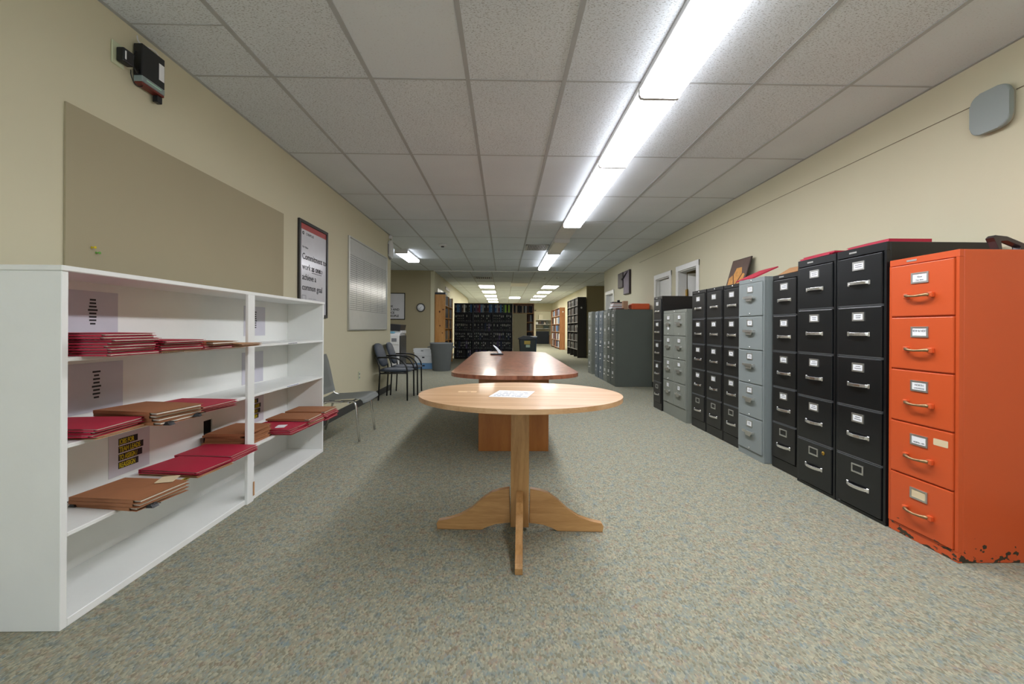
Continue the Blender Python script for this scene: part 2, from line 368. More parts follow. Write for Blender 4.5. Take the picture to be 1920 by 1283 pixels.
# ================================================================ LIGHTS
FX0, FX1 = .858, 1.118
def strip(name,label,y0,lit=True,x0=FX0,group=None,zb=2.56):
    L = 1.205; t = thing(name,label,'ceiling light',(x0+.13,y0+L/2,ZC-.001),0,group)
    hz = zb-ZC
    bm = newbm(); bx(bm,-.13,.13,-L/2,L/2,-.035,0,0,.003); obj('housing',bm,STEELW,t)
    # wraparound lens
    prof = [(-.125,-.035),(-.128,hz+.018),(-.118,hz+.004),(-.10,hz),(.10,hz),(.118,hz+.004),(.128,hz+.018),(.125,-.035)]
    bm = newbm(); prism(bm,prof,-L/2+.008,L/2-.008,'y')
    bm.normal_update()
    for f in bm.faces:
        f.material_index = 0 if all(v.co.z < hz+.006 for v in f.verts) else 1
    obj('lens',bm,[LENS,LENSS] if lit else [LENSOFF,LENSOFF],t)
    for s in (-1,1):
        bm = newbm(); prism(bm,[(-.131,0),(-.133,hz+.014),(-.122,hz-.003),(-.10,hz-.007),(.10,hz-.007),(.122,hz-.003),(.133,hz+.014),(.131,0)],s*(L/2-.002)-.005,s*(L/2-.002)+.005,'y'); obj('end_cap',bm,STEELW,t)
    return t
desc = {1.612:'nearest wraparound strip light, its end cap hanging lower than the run beyond',2.832:'second strip light in the bright ceiling run, past the first end cap',
        4.052:'third strip light in the bright ceiling run',5.272:'farthest of the bright run of strip lights over the filing cabinets'}
for y0 in (-.83,.39): strip('strip_light','added fill strip light in the ceiling run over the viewer, out of view',y0,group='added fill lights behind the viewer')  # unseen lamps added to lift the ceiling and white bookcase
for y0,l in desc.items(): strip('strip_light',l,y0,group='main strip lights')
strip('strip_light','unlit strip light housing with greyed lens between the bright run and the far pair',7.62,False,group='main strip lights')
strip('strip_light','nearer of the two lit strip lights beyond the air vent',8.86,group='main strip lights')
strip('strip_light','far lit strip light touching the white ceiling trim',10.08,group='main strip lights')
strip('strip_light','single strip light with open end over the copier alcove, beside the wall corner',8.88,x0=-2.20)
# bare pan bridging the gap in the run
bm = newbm(); bx(bm,FX0,FX1,6.49,7.61,ZC-.03,ZC-.001,0,.003); t = obj('light_channel',bm,STEELW); tag(t,'blank white metal channel joining the two runs of strip lights','light channel')
bm = newbm(); bx(bm,XR+.6,XR+1.2,6.6,7.2,ZC-.01,ZC-.001); o = obj('room_light',bm,emis('dim_panel','fff4e0',1.2)); tag(o,'ceiling light of the side room behind the open door','ceiling light')
def troffer(label,x,y,lit=True,group='rear ceiling panel lights'):
    t = thing('panel_light',label,'ceiling light',(x+.305,y+.61,ZC-.001),0,group)
    bm = newbm()
    for a in ((-.30,-.28,-.60,.60),(.28,.30,-.60,.60),(-.28,.28,-.60,-.58),(-.28,.28,.58,.60)): bx(bm,a[0],a[1],a[2],a[3],-.012,0)
    obj('frame',bm,STEELW,t); bm = newbm(); bx(bm,-.28,.28,-.58,.58,-.009,0); obj('lens',bm,LENS2 if lit else LENSOFF,t)
nm = ['nearest','second','third','fourth','farthest']
for k,y in enumerate((16.22,18.66,21.10,23.54,25.98)): troffer('%s lit panel light in the left row of the rear ceiling'%nm[k],-.972,y)
for k,y in enumerate((16.22,18.66,21.10,23.54)): troffer('%s lit panel light in the right row of the rear ceiling'%(nm[k] if k<3 else 'farthest'),1.42,y)
troffer('unlit panel light in the middle of the rear ceiling, nearest of the middle ones',.22,15.35,False)
troffer('lit panel light in the middle of the rear ceiling, between the two rows',.22,22.25)
bm = newbm(); bx(bm,2.2,2.8,29.2,29.8,ZC-.01,ZC-.001); o = obj('storeroom_light',bm,LENS2); tag(o,'lit panel in the storeroom ceiling beyond the far doorway','ceiling light')
# vents and detectors
def vent(label,x0,x1,y0,y1,n):
    t = thing('air_vent',label,'vent',((x0+x1)/2,(y0+y1)/2,ZC-.001)); X=(x1-x0)/2; Y=(y1-y0)/2
    bm = newbm(); bx(bm,-X,X,-Y,-Y+.03,-.012,0); bx(bm,-X,X,Y-.03,Y,-.012,0); bx(bm,-X,-X+.03,-Y,Y,-.012,0); bx(bm,X-.03,X,-Y,Y,-.012,0); obj('frame',bm,mat('vent_paint','b9b9b6',.5),t)
    bm = newbm(); bx(bm,-X+.03,X-.03,-Y+.03,Y-.03,-.002,0); obj('backing',bm,mat('vent_dark','2b2b2b',.8),t)
    bm = newbm()
    for k in range(n):
        x = -X+.03+(2*X-.06)*(k+.5)/n; prism(bm,[(x-.014,-.011),(x-.011,-.011),(x+.010,-.002),(x+.007,-.002)],-Y+.03,Y-.03,'y')
    obj('louvres',bm,MATS['vent_paint'],t)
vent('square metal ceiling air vent beside the far strip lights',.40,.83,8.28,8.86,12)
vent('ceiling air register with pale louvres in the rear ceiling, nearest left row light',-.95,-.38,13.55,14.1,8)
def detector(label,x,y):
    t = thing('smoke_detector',label,'smoke detector',(x,y,ZC-.001))
    bm = newbm(); lathe(bm,[(.0,-.0),(.075,0),(.075,-.02),(.06,-.035),(.0,-.036)],28); obj('base',bm,STEELW,t)
    bm = newbm(); lathe(bm,[(.0,-.034),(.03,-.036),(.028,-.055),(.0,-.058)],20); obj('sensor',bm,mat('det_grey','55575a',.5),t)
detector('round smoke detector on the ceiling left of the vent',-1.17,8.35)
for x,l in ((1.23,'left of the two small sprinkler heads in the rear ceiling'),(1.62,'right of the two small sprinkler heads in the rear ceiling')):
    bm = newbm(); lathe(bm,[(0,0),(.05,0),(.05,-.01),(.015,-.015),(.012,-.05),(.035,-.055),(0,-.06)],16); o = obj('sprinkler_head',bm,CHROME,loc=(x,13.6,ZC-.001)); tag(o,l,'sprinkler','sprinkler heads')

# ================================================================ FILING CABINETS
def lines_on_card(bm, w, h, seed):
    rd = random.Random(seed)
    for k,zz in enumerate((.16*h,-.14*h)):
        ww = w*(.28+.3*rd.random())
        bx(bm,-.0012,-.0004,-ww/2,ww/2,zz-.05*h,zz+.05*h,1)
def mk_drawer(t, style, dm, yc, wd, z0, z1, k, cards=None, sticker=None, tilt=0, blank=False, xf=0.0):
    """drawer front centred on yc (local), spanning z0..z1; children: handle, card holder, card"""
    bm = newbm(); g=.0035 if style!='arc' else .0062
    bx(bm,-.008,.02,yc-wd/2+g,yc+wd/2-g,z0+g,z1-g,0,.004,2)
    d = obj('drawer',bm,dm,t)
    if tilt: d.rotation_euler = (R(tilt),0,0)
    zl = z1-.078; zh = z1-.168; cw,ch,hw = .094,.055,.15
    if style=='arc': zl = z1-.062; zh=z1-.165; cw,ch,hw=.088,.052,.155
    if style=='cup': zl = z1-.055; zh=z1-.125; cw,ch,hw=.085,.055,.15
    # card holder
    bm = newbm(); X0,X1=-.0125,-.008; f=.009
    bx(bm,X0,X1,yc-cw/2,yc-cw/2+f,zl-ch/2,zl+ch/2); bx(bm,X0,X1,yc+cw/2-f,yc+cw/2,zl-ch/2,zl+ch/2)
    bx(bm,X0,X1,yc-cw/2+f,yc+cw/2-f,zl-ch/2,zl-ch/2+f); bx(bm,X0,X1,yc-cw/2+f,yc+cw/2-f,zl+ch/2-f*.8,zl+ch/2)
    obj('card_holder',bm,STEEL,d)
    if not blank:
        bm = newbm(); bx(bm,-.0105,-.0085,yc-cw/2+f,yc+cw/2-f,zl-ch/2+f,zl+ch/2-f)
        if not cards:
            rd = random.Random(k*7+int(yc*100))
            for zz in (.006,-.006):
                ww = (cw-.02)*(.45+.35*rd.random()); bx(bm,-.0112,-.0105,yc-ww/2,yc+ww/2,zl+zz-.002,zl+zz+.002,1)
        obj('card',bm,[CARD if not cards or cards[0]!='-' else CREAM,GINK],d)
        if cards and cards[0]!='-':
            for q,s in enumerate(cards): text(s,.0135 if q==0 else .010,GINK,d,(-.0108,yc,zl+(.001 if q==0 else -.014)),ROTR,'lettering','CENTER')
    # handle
    bm = newbm()
    if style=='arc':
        pts = [(-.008,yc-hw/2,zh),(-.022,yc-hw/2+.012,zh),(-.032,yc-hw/4,zh),(-.036,yc,zh),(-.032,yc+hw/4,zh),(-.022,yc+hw/2-.012,zh),(-.008,yc+hw/2,zh)]
        out = pts; inn = [(p[0]+.006,p[1],p[2]) for p in pts[::-1]]
        poly = [(p[0],p[1]) for p in out]+[(p[0]+.007,p[1]*1) for p in out[::-1]]
        prism(bm,poly,zh-.009,zh+.009,'z',0,.0015)
        bx(bm,-.0115,-.008,yc-hw/2-.006,yc-hw/2+.010,zh-.013,zh+.013,0,.002); bx(bm,-.0115,-.008,yc+hw/2-.010,yc+hw/2+.006,zh-.013,zh+.013,0,.002)
        obj('handle',bm,CHROME,d)
    elif style=='cup':
        prism(bm,rrect(yc,zh,hw,.020,.008),-.034,-.028,'x',0,.001)
        bx(bm,-.030,-.008,yc-hw/2,yc-hw/2+.012,zh-.010,zh+.010); bx(bm,-.030,-.008,yc+hw/2-.012,yc+hw/2,zh-.010,zh+.010)
        # thumb bowl under the bar
        prism(bm,[(yc-.045,zh-.006),(yc-.034,zh-.034),(yc+.034,zh-.034),(yc+.045,zh-.006)],-.028,-.009,'x',0,.006)
        obj('handle',bm,STEEL,d)
        bm = newbm(); lathe(bm,[(0,0),(.007,0),(.006,.006),(0,.007)],14); o = obj('latch',bm,CHROME,d,True,(-.008,yc,z0+.022),(0,R(-90),0))
    elif style=='far':
        bx(bm,-.02,-.008,yc-.05,yc+.05,zh-.006,zh+.006,0,.002); obj('handle',bm,CHROME,d)
    else:
        # cast pull: square painted ends, worn metal bar
        pts = [(-.010,yc-hw/2+.012,zh),(-.030,yc-hw/2+.020,zh+.001),(-.038,yc-hw/2+.045,zh-.002),(-.040,yc,zh-.004),(-.038,yc+hw/2-.045,zh-.002),(-.030,yc+hw/2-.020,zh+.001),(-.010,yc+hw/2-.012,zh)]
        tube(bm,pts,[.009,.009,.0065,.006,.0065,.009,.009],10)
        bx(bm,-.026,-.008,yc-hw/2-.004,yc-hw/2+.022,zh-.013,zh+.013,1,.004,2); bx(bm,-.026,-.008,yc+hw/2-.022,yc+hw/2+.004,zh-.013,zh+.013,1,.004,2)
        obj('handle',bm,[mat('worn_brass','a88a66',.35,.9,noise=(60,.4)),ORANGE2],d)
    if sticker:
        bm = newbm(); prism(bm,rrect(yc-sticker[0],zl+sticker[1],sticker[2],sticker[3],.004),-.0092,-.0082,'x'); obj('sticker',bm,CREAM,d)
    return d
def cabinet(label, y0, y1, xf, h, col, style, top=.04, plinth=.04, n=5, cols=1, depth=.622, dcol=None, cards=None, blank=(), lock=None, group=None, tilt=None, badge=True, name='filing_cabinet'):
    w = y1-y0; yc = (y0+y1)/2
    t = thing(name,label,'filing cabinet',(xf,yc,0),0,group)
    dcol = dcol or col; W = w/2-.002
    bm = newbm(); bx(bm,.022,depth,-W,W,0,h,0,.003)                        # carcase
    bx(bm,0,.022,-W,W,h-top,h,0,.002); bx(bm,.001,.022,-W,W,0,plinth,0,.002)
    bx(bm,0,.022,-W,-W+.016,plinth,h-top); bx(bm,0,.022,W-.016,W,plinth,h-top)
    if cols==2: bx(bm,0,.022,-.006,.006,plinth,h-top)
    p = (h-top-plinth)/n
    for k in range(1,n): bx(bm,.006,.022,-W+.016,W-.016,plinth+k*p-.004,plinth+k*p+.004)
    obj('carcase',bm,col,t)
    if style=='arc':
        for k in range(1,n):
            zc = plinth+k*p; bm = newbm()      # rail channel whose lighter grey paints the drawer edge highlights
            for f_ in ([(-.0085,-.0059),(.0055,-.0059),(.0055,.0059),(-.0085,.0059),(-.0085,.0031),(.002,.0031),(.002,-.0031),(-.0085,-.0031)],): prism(bm,[(a_,zc+b_) for a_,b_ in f_],-W+.018,W-.018,'y')
            obj('drawer_rail_glint',bm,mat('glint_grey','7c8084',.35,.5),t)
    if badge:
        bm = newbm(); bx(bm,-.002,.001,-.028+W*.3,.028+W*.3,h-top/2-.005,h-top/2+.005,0,.001); obj('badge',bm,STEEL,t)
    else:
        bm = newbm(); lathe(bm,[(0,0),(.008,0),(.007,.004),(0,.005)],14); obj('lock',bm,CHROME,t,True,(0,0,h-top/2),(0,R(-90),0))
    for c in range(cols):
        cw = (2*W-.032)/cols; cy = -W+.016+cw*(c+.5)
        for k in range(n):
            z1 = h-top-k*p; st = None
            if cards=='orange' and k==3: st = (.11,.016,.072,.032)
            if cards=='orange': cc = [('New','Due dates'),('NEW & NEXT',),('NORTH','LOCATIONS'),('','NORTH - AM'),('-',)][k]
            else: cc = None
            mk_drawer(t,style,dcol,cy,cw,z1-p,z1,k+c*10,cc,st,(tilt or {}).get(k,0),(k in blank))
    if lock is not None:
        bm = newbm(); lathe(bm,[(0,0),(.013,0),(.012,.004),(0,.005)],16); obj('lock',bm,mat('brass','c9a24a',.3,1),t,True,(-.008,-.09,h-top-lock*p-.05),(0,R(-90),0))
    return t
cabinet('chipped orange five-drawer filing cabinet at the near end of the row',2.012,2.388,2.108,1.458,ORANGE,'cast',.034,.05,cards='orange')
cabinet('tall black five-drawer filing cabinet next to the orange one',2.394,2.762,2.10,1.568,BLACK,'arc',.048,.02,blank=(4,))
cabinet('tall black filing cabinet with a round brass lock on its bottom drawer',2.766,3.134,2.10,1.566,BLACK,'arc',.048,.02,blank=(4,),lock=4)
cabinet('shorter black filing cabinet between the tall black pair and the light grey one',3.160,3.475,2.128,1.502,BLACK2,'arc',.035,.08,blank=(4,))
cabinet('light grey five-drawer filing cabinet among black ones, red folder on top',3.515,3.905,2.088,1.508,GREY,'cup',.035,.055,badge=False)
cabinet('black filing cabinet directly left of the light grey one',3.915,4.245,2.122,1.498,BLACK2,'arc',.033,.09,blank=(4,),badge=False)
cabinet('middle of the three black filing cabinets, beneath the right end of the leaning picture',4.25,4.60,2.120,1.50,BLACK2,'arc',.033,.09,blank=(4,),badge=False)
cabinet('black filing cabinet next to the low double-width grey cabinet, leaning picture on top',4.605,4.950,2.116,1.50,BLACK2,'arc',.033,.09,blank=(4,),badge=False)
cabinet('low grey-green double-width filing cabinet with peeling stickers, eight drawers',5.020,5.748,2.082,1.31,GREYG,'cup',.035,.15,n=4,cols=2,depth=.64,badge=False)
cabinet('black filing cabinet standing alone past the low double-width one',5.765,6.085,2.068,1.512,BLACK2,'arc',.035,.09,blank=(4,))
far = [(8.165,8.515,1.437,GREYD,'dark grey-green filing cabinet, nearest of the far group, broad side showing'),(8.525,8.83,1.468,GREYD,'slightly taller dark grey filing cabinet second in the far group'),
       (8.84,9.17,1.433,GREYG,'olive-grey filing cabinet third in the far group'),(9.20,9.60,1.455,BLUEG,'blue-grey filing cabinet fourth in the far group'),
       (9.66,10.02,1.458,BLUEG,'blue-grey filing cabinet fifth in the far group'),(10.40,10.84,1.475,GREYG,'farthest grey filing cabinet, set apart beyond a narrow gap')]
for y0,y1,h,m,l in far: cabinet(l,y0,y1,2.065,h,m,'cup' if False else 'far',.035,.05,depth=.685,badge=False)
# peeling stickers on the low cabinet
for (yy,zz,s) in ((5.56,1.10,1.0),(5.56,.86,.5),(5.56,.60,.5)):
    bm = newbm()
    prism(bm,[(yy-.03*s,zz-.02*s),(yy+.01*s,zz-.035*s),(yy+.03*s,zz-.01*s),(yy+.028*s,zz+.03*s),(yy+.004*s,zz+.024*s),(yy-.02*s,zz+.032*s),(yy-.012*s,zz+.005*s)],2.0712,2.0735,'x')
    o = obj('torn_sticker',bm,CARD); tag(o,{1.10:'large torn white sticker on the top left drawer of the low grey cabinet',.86:'small torn sticker on the second left drawer of the low grey cabinet',.60:'small torn sticker on the third left drawer of the low grey cabinet'}[zz],'sticker','torn stickers on the low cabinet')

# ================================================================ WHITE OPEN BOOKCASE (left)
XF = -1.56; XBk = -1.86; Y0, Y1 = 1.586, 3.855; ZT = 1.293
t = thing('open_bookcase','long low white painted open bookcase against the left wall','bookcase',(-1.7,2.7,0))
def wp(name,a,b,c,d,e,f,bev=.002):
    bm = newbm(); bx(bm,a+1.7,b+1.7,c-2.7,d-2.7,e,f,0,bev); return obj(name,bm,WHITE,t)
wp('side_panel',XBk,XF,Y0,Y0+.026,.0,ZT-.02); wp('side_panel',XBk,XF,Y1-.022,Y1,.0,ZT-.02)
bm = newbm()
hole = (2.775,2.855,.345,.49)
for (c,d,e,f) in ((Y0,hole[0],.0,ZT-.02),(hole[1],Y1,0,ZT-.02),(hole[0],hole[1],0,hole[2]),(hole[0],hole[1],hole[3],ZT-.02)): bx(bm,XBk-.008+1.7,XBk+1.7,c-2.7,d-2.7,e,f)
obj('back_panel',bm,WHITE,t)
bm = newbm(); bx(bm,XBk-.012+1.7,XBk-.009+1.7,hole[0]-.02-2.7,hole[1]+.02-2.7,hole[2]-.02,hole[3]+.02); obj('hole_backing',bm,mat('hole_black','050505',.9),t)
wp('top_board',XBk-.01,XF+.006,Y0-.004,Y1+.003,ZT-.02,ZT,.003)
SZ = (.966,.655,.338)
for z in SZ: wp('shelf',XBk,XF,Y0+.026,Y1-.022,z-.016,z)
wp('bottom_board',XBk,XF,Y0+.026,Y1-.022,.0,.03)
wp('stile',XF-.004,XF+.014,2.70,2.765,.0,ZT-.02); wp('stile',XF-.004,XF+.006,2.765,2.786,.0,ZT-.02)
# taped paper lists on the back
def paper(label,y0,y1,z0,z1,n,grp='name lists taped in the white bookcase'):
    p = thing('paper_list',label,'paper',(XBk+.001,(y0+y1)/2,(z0+z1)/2),0,grp); W=(y1-y0)/2; H=(z1-z0)/2
    bm = newbm(); bx(bm,0,.0012,-W,W,-H,H); obj('sheet',bm,mat('paper_lilac','c9c8d2',.6),p)
    bm = newbm()
    for k in range(n):
        ww = .012+.012*random.Random(k+n+int(z0*50)).random(); zz = H*.62-k*H*1.2/n
        bx(bm,.0012,.0018,-ww,ww,zz-.004,zz+.004)
    obj('printed_lines',bm,INK,p)
paper('paper list taped inside the top left compartment of the white bookcase',1.90,2.16,1.03,1.235,8)
paper('paper list taped inside the second left compartment of the white bookcase',1.91,2.19,.69,.912,8)
paper('paper list taped in the top right compartment, partly behind the stile',3.19,3.47,1.011,1.228,8)
paper('paper list taped in the second right compartment, partly behind the stile',3.17,3.445,.662,.892,8)
YEL = mat('sign_yellow','d8c21e',.5); SBLK = mat('sign_black','0c0c0c',.5)
def jobs(label,yc,zc):
    p = thing('jobs_sign',label,'sign',(XBk+.001,yc,zc),0,'jobs signs in the white bookcase')
    bm = newbm(); bx(bm,0,.001,-.12,.12,-.11,.11); obj('sheet',bm,mat('clear_sheet','cfc9cf',.5),p)
    for k,(s,w_) in enumerate((('JOBS FOR',.10),('TEAM LEADS',.135),('TO ASSIGN /',.128),('REASSIGN',.105))):
        z = .052-k*.038; bm = newbm(); bx(bm,.001,.0016,-.068,-.068+w_+.012,z-.016,z+.016)
        o = obj('name_strip',bm,SBLK,p); text(s,.034,YEL,o,(.0019,-.064,z-.012),ROTL,'lettering','LEFT',.0006,w_/(len(s)*.0212))
jobs('black and yellow jobs for team leads sign in the third left compartment',2.235,.465)
jobs('black and yellow sign partly behind the stile in the third right compartment',3.335,.47)
for (y0,y1,z,l,m_) in ((3.22,3.37,SZ[0],'strip on the upper right shelf edge',INK),(3.21,3.39,SZ[1],'blue strip on the second right shelf edge',mat('blue_ink','4a5a8c',.6)),(2.15,2.30,SZ[2],'yellow strip on the third shelf edge',YEL),(2.02,2.19,SZ[0],'strip on the upper left shelf edge',INK)):
    bm = newbm(); bx(bm,XF+.0002,XF+.0016,y0,y1,z-.014,z-.002)
    k = 0; yy = y0+.006
    while yy < y1-.008: bx(bm,XF+.0016,XF+.002,yy,yy+.006,z-.011,z-.005,1); yy += .0105
    o = obj('edge_label',bm,[CARD,m_] if m_ is not YEL else [YEL,SBLK]); tag(o,'narrow printed '+l+' of the white bookcase','label','shelf edge labels')
# ---------------------------------------------------------------- folders
FL, FW = .315, .238
def folder_proto(kind):
    name = {'red':'red_folder','brown':'brown_pocket','kraft':'kraft_folder'}[kind]
    th = {'red':.010,'brown':.014,'kraft':.008}[kind]; m = {'red':RED,'brown':BROWN,'kraft':KRAFT}[kind]
    t = thing(name,'proto','folder')
    bm = newbm(); N=8
    def sheet(z0,sag,over=0):
        vs=[]
        for i in range(N+1):
            x = -FL/2+FL*i/N+ (over if i==N else 0); z = z0+sag*math.sin(math.pi*i/N)
            vs.append([bm.verts.new((x,y,z+dz)) for y in (-FW/2,FW/2) for dz in (0,.0012)])
        for i in range(N):
            a,b = vs[i],vs[i+1]
            for q in ((a[0],a[2],b[2],b[0]),(a[1],b[1],b[3],a[3]),(a[0],b[0],b[1],a[1]),(a[2],a[3],b[3],b[2])): bm.faces.new(q)
        bm.faces.new((vs[0][0],vs[0][1],vs[0][3],vs[0][2])); bm.faces.new((vs[N][0],vs[N][2],vs[N][3],vs[N][1]))
    sheet(0,0,.004); sheet(th-.0014,.0015)
    for s in ((-1,1) if kind=='red' else ()): bx(bm,-FL/2,FL/2-.012,s*(FW/2-.001)-.0006,s*(FW/2-.001)+.0006,.001,th*.62 if s<0 else th-.001)
    bx(bm,-FL/2-.001,-FL/2+.0008,-FW/2,FW/2,0,th)
    if kind=='brown':
        for s in (-1,1): bx(bm,-FL/2,FL/2-.03,s*FW/2-.0008,s*FW/2+.0008,.001,th-.001)
    obj('cover',bm,m,t)
    bm = newbm(); bx(bm,-FL/2+.006,FL/2-.004,-FW/2+.009,FW/2-.010,.0014+th*.2,th*.72); obj('papers',bm,mat('paper_edge','d9cfbd',.8),t)
    return t, th
PR = {k: folder_proto(k) for k in ('red','brown','kraft')}
index_kids(None)
used = {k: False for k in PR}
def put_folder(kind, loc, rot, label, group):
    t, th = PR[kind]
    if not used[kind]:
        used[kind] = True; t.location = loc; t.rotation_euler = rot; t['label'] = label; t['group'] = group; return t
    return dup(t, loc, rot, label, group)
NAMES = {'red':'red file folder','brown':'brown file pocket','kraft':'tan kraft folder'}
def pile(where, kinds, x, y, z, rz=0, jit=.012, tilt=(0,0), seed=1, sq=1.0):
    rd = random.Random(seed); zz = z+.0005; n = len(kinds); top = None
    for i,k in enumerate(kinds):
        th = PR[k][1]*sq
        lab = '%s on top of the %s'%(NAMES[k],where) if i==n-1 else '%s inside the %s'%(NAMES[k],where)
        if n==1: lab = '%s lying alone as the %s'%(NAMES[k],where)
        f = put_folder(k,(x+rd.uniform(-jit,jit),y+rd.uniform(-jit,jit)*1.1,zz),(tilt[0]*i/max(1,n-1),tilt[1],rz+rd.uniform(-.07,.07)),lab,where)
        if sq!=1: f.scale=(1,1,sq)
        zz += th+.0006+abs(math.sin(tilt[0]))*0.0; top = f
    return zz, top
def clip(label,x,y,z,rz=0):
    bm = newbm(); prism(bm,[(-.016,0),(.016,0),(.006,.014),(-.006,.014)],-.016,.016,'y',0,.001)
    tube(bm,[(.005,-.008,.013),(.028,-.006,.016),(.034,0,.016),(.028,.006,.016),(.005,.008,.013)],.0012,6)
    o = obj('binder_clip',bm,DPLAST,loc=(x,y,z),rot=(0,0,rz)); tag(o,label,'clip')
# top shelf
pile('deep left end pile of the top shelf',['red']*8,-1.615,1.768,SZ[0],.03,.01,seed=2)
pile('second red pile on the top shelf',['kraft','red','red','red','red'],-1.60,2.035,SZ[0],-.06,.012,seed=3)
pile('mixed pile in the middle of the top shelf',['red','red','brown'],-1.61,2.305,SZ[0],.03,.012,seed=4)
pile('flat brown right pile of the top shelf',['kraft','kraft'],-1.62,2.562,SZ[0],.02,.01,seed=5)
# second shelf
pile('red left end pile of the second shelf',['kraft','red','red','red'],-1.682,1.782,SZ[1],.03,.010,seed=6)
z,_ = pile('brown pile with clips on the second shelf',['brown']*4,-1.60,2.045,SZ[1],-.12,.010,seed=7)
pile('red pile on the right of the second shelf',['red','red','red'],-1.615,2.315,SZ[1],-.12,.008,seed=8)
# third shelf
pile('wide brown left pile of the third shelf',['brown','brown','brown'],-1.60,1.935,SZ[2],-.12,.006,seed=9)
pile('front red pile on the third shelf',['kraft','red','red'],-1.635,2.322,SZ[2],-.14,.006,seed=10)
pile('rear red pile on the third shelf',['red','red','red'],-1.64,2.572,SZ[2],-.06,.006,seed=11)
pile('tall brown pile behind the stile, third shelf',['brown']*6,-1.700,2.882,SZ[2],R(88),.011,seed=12)
pile('red pile just right of the stile, third shelf',['kraft','red','red','red'],-1.60,3.165,SZ[2],-.05,.010,seed=13)
pile('mixed pile right of centre on the third shelf',['red','red','brown','red','brown'],-1.585,3.41,SZ[2],-.06,.010,seed=14)
pile('right end pile of the third shelf',['red','kraft','red','red','red','brown'],-1.575,3.66,SZ[2],-.06,.012,seed=15)
clip('black binder clip on the near corner of the wide brown pile',-1.435,1.835,SZ[2]+.002); clip('black binder clip on the left corner of the wide brown pile',-1.755,1.845,SZ[2]+.002,3.1)
clip('black binder clip on the near corner of the brown pile on the second shelf',-1.432,1.92,SZ[1]+.002); clip('black binder clip on the far corner of the brown pile on the second shelf',-1.43,2.09,SZ[1]+.005,.3)
bm = newbm(); prism(bm,rrect(0,0,.07,.09,.004),0,.0015,'z'); o = obj('paper_tag',bm,CREAM,loc=(-1.52,2.03,SZ[2]+.0475),rot=(0,0,.3)); tag(o,'cream paper slip on the wide brown pile of the third shelf','paper')
bm = newbm(); prism(bm,rrect(0,0,.06,.09,.004),0,.0015,'z'); o = obj('paper_tag',bm,CARD,loc=(-1.56,3.13,SZ[2]+.0425),rot=(0,0,.2)); tag(o,'white paper slip on the red pile right of the stile','paper')
bm = newbm(); bx(bm,XF+.016,XF+.018,2.757,2.770,.035,.12,0,.0); o = obj('wood_splinter',bm,KRAFT); tag(o,'chip of bare wood at the foot of the bookcase stile','wood chip')

# ================================================================ LEFT WALL THINGS
t = thing('bulletin_board','large plain tan board on the left wall above the bookcase','bulletin board',(XL+.004,2.975,1.6))
bm = newbm(); bx(bm,-.003,.006,-.972,.972,-.55,.478); obj('panel',bm,OLIVE,t)
for (y,z,m_,l) in ((2.129,1.45,YEL,'yellow pushpin stuck in the tan board, upper one'),(2.152,1.428,mat('pin_green','6fae4a',.4),'green pushpin stuck in the tan board, lower one')):
    bm = newbm(); lathe(bm,[(0,0),(.006,0),(.003,.004),(.003,.012),(.006,.014),(.006,.018),(0,.018)],12); o = obj('pushpin',bm,m_,loc=(XL+.0105,y,z),rot=(0,R(90),0)); tag(o,l,'pushpin','pushpins')
# poster
t = thing('framed_poster','tall black-framed poster about commitment to a common goal, on the left wall','poster',(XL+.002,4.565,1.645))
W,H = .338,.47
bm = newbm(); f=.032
bx(bm,-.002,.022,-W,-W+f,-H,H,0,.003); bx(bm,-.002,.022,W-f,W,-H,H,0,.003); bx(bm,-.002,.022,-W+f,W-f,H-f,H,0,.003); bx(bm,-.002,.022,-W+f,W-f,-H,-H+f,0,.003); obj('frame',bm,mat('frame_black','23211f',.35),t)
bm = newbm(); bx(bm,0,.010,-W+f,W-f,-H+f,H-f); bx(bm,.010,.0105,-W+f,W-f,H-f-.055,H-f,1); sh = obj('print',bm,[mat('poster_white','d2d3d8',.18),mat('poster_red','b04a48',.3)],t)
text('Commitment to',.086,INK,t,(.0110,-.262,.095),ROTL,bold=.0006,xs=1.0)
text('work         to',.086,GINK,t,(.0110,-.262,-.005),ROTL,bold=.0003,xs=1.0); text('as one',.086,INK,t,(.0112,-.055,-.005),ROTL,bold=.0010,xs=.95)
bm = newbm(); bx(bm,.0108,.0114,-.05,.19,-.024,-.019); obj('underline',bm,INK,t)
text('achieve a',.086,INK,t,(.0110,-.262,-.105),ROTL,bold=.0006); text('common goal',.086,INK,t,(.0110,-.262,-.205),ROTL,bold=.0006)
text('CHINPLUS',.038,GINK,t,(.0110,-.185,.335),ROTL); text('CI',.038,INK,t,(.0110,-.262,.335),ROTL,bold=.002); text('Our Values',.028,GINK,t,(.0110,-.262,.205),ROTL)
bm = newbm()
for a in ((-.262,-.18,-.36,-.255),): 
    for b_ in ((a[0],a[1],a[3]-.004,a[3]),(a[0],a[1],a[2],a[2]+.004),(a[0],a[0]+.004,a[2],a[3]),(a[1]-.004,a[1],a[2],a[3])): bx(bm,.0108,.0114,b_[0],b_[1],b_[2],b_[3])
for k in range(4): bx(bm,.0108,.0112,-.12+.1*(k%2),-.04+.1*(k%2),-.285-.035*(k//2),-.282-.035*(k//2))
obj('small_print',bm,GINK,t)
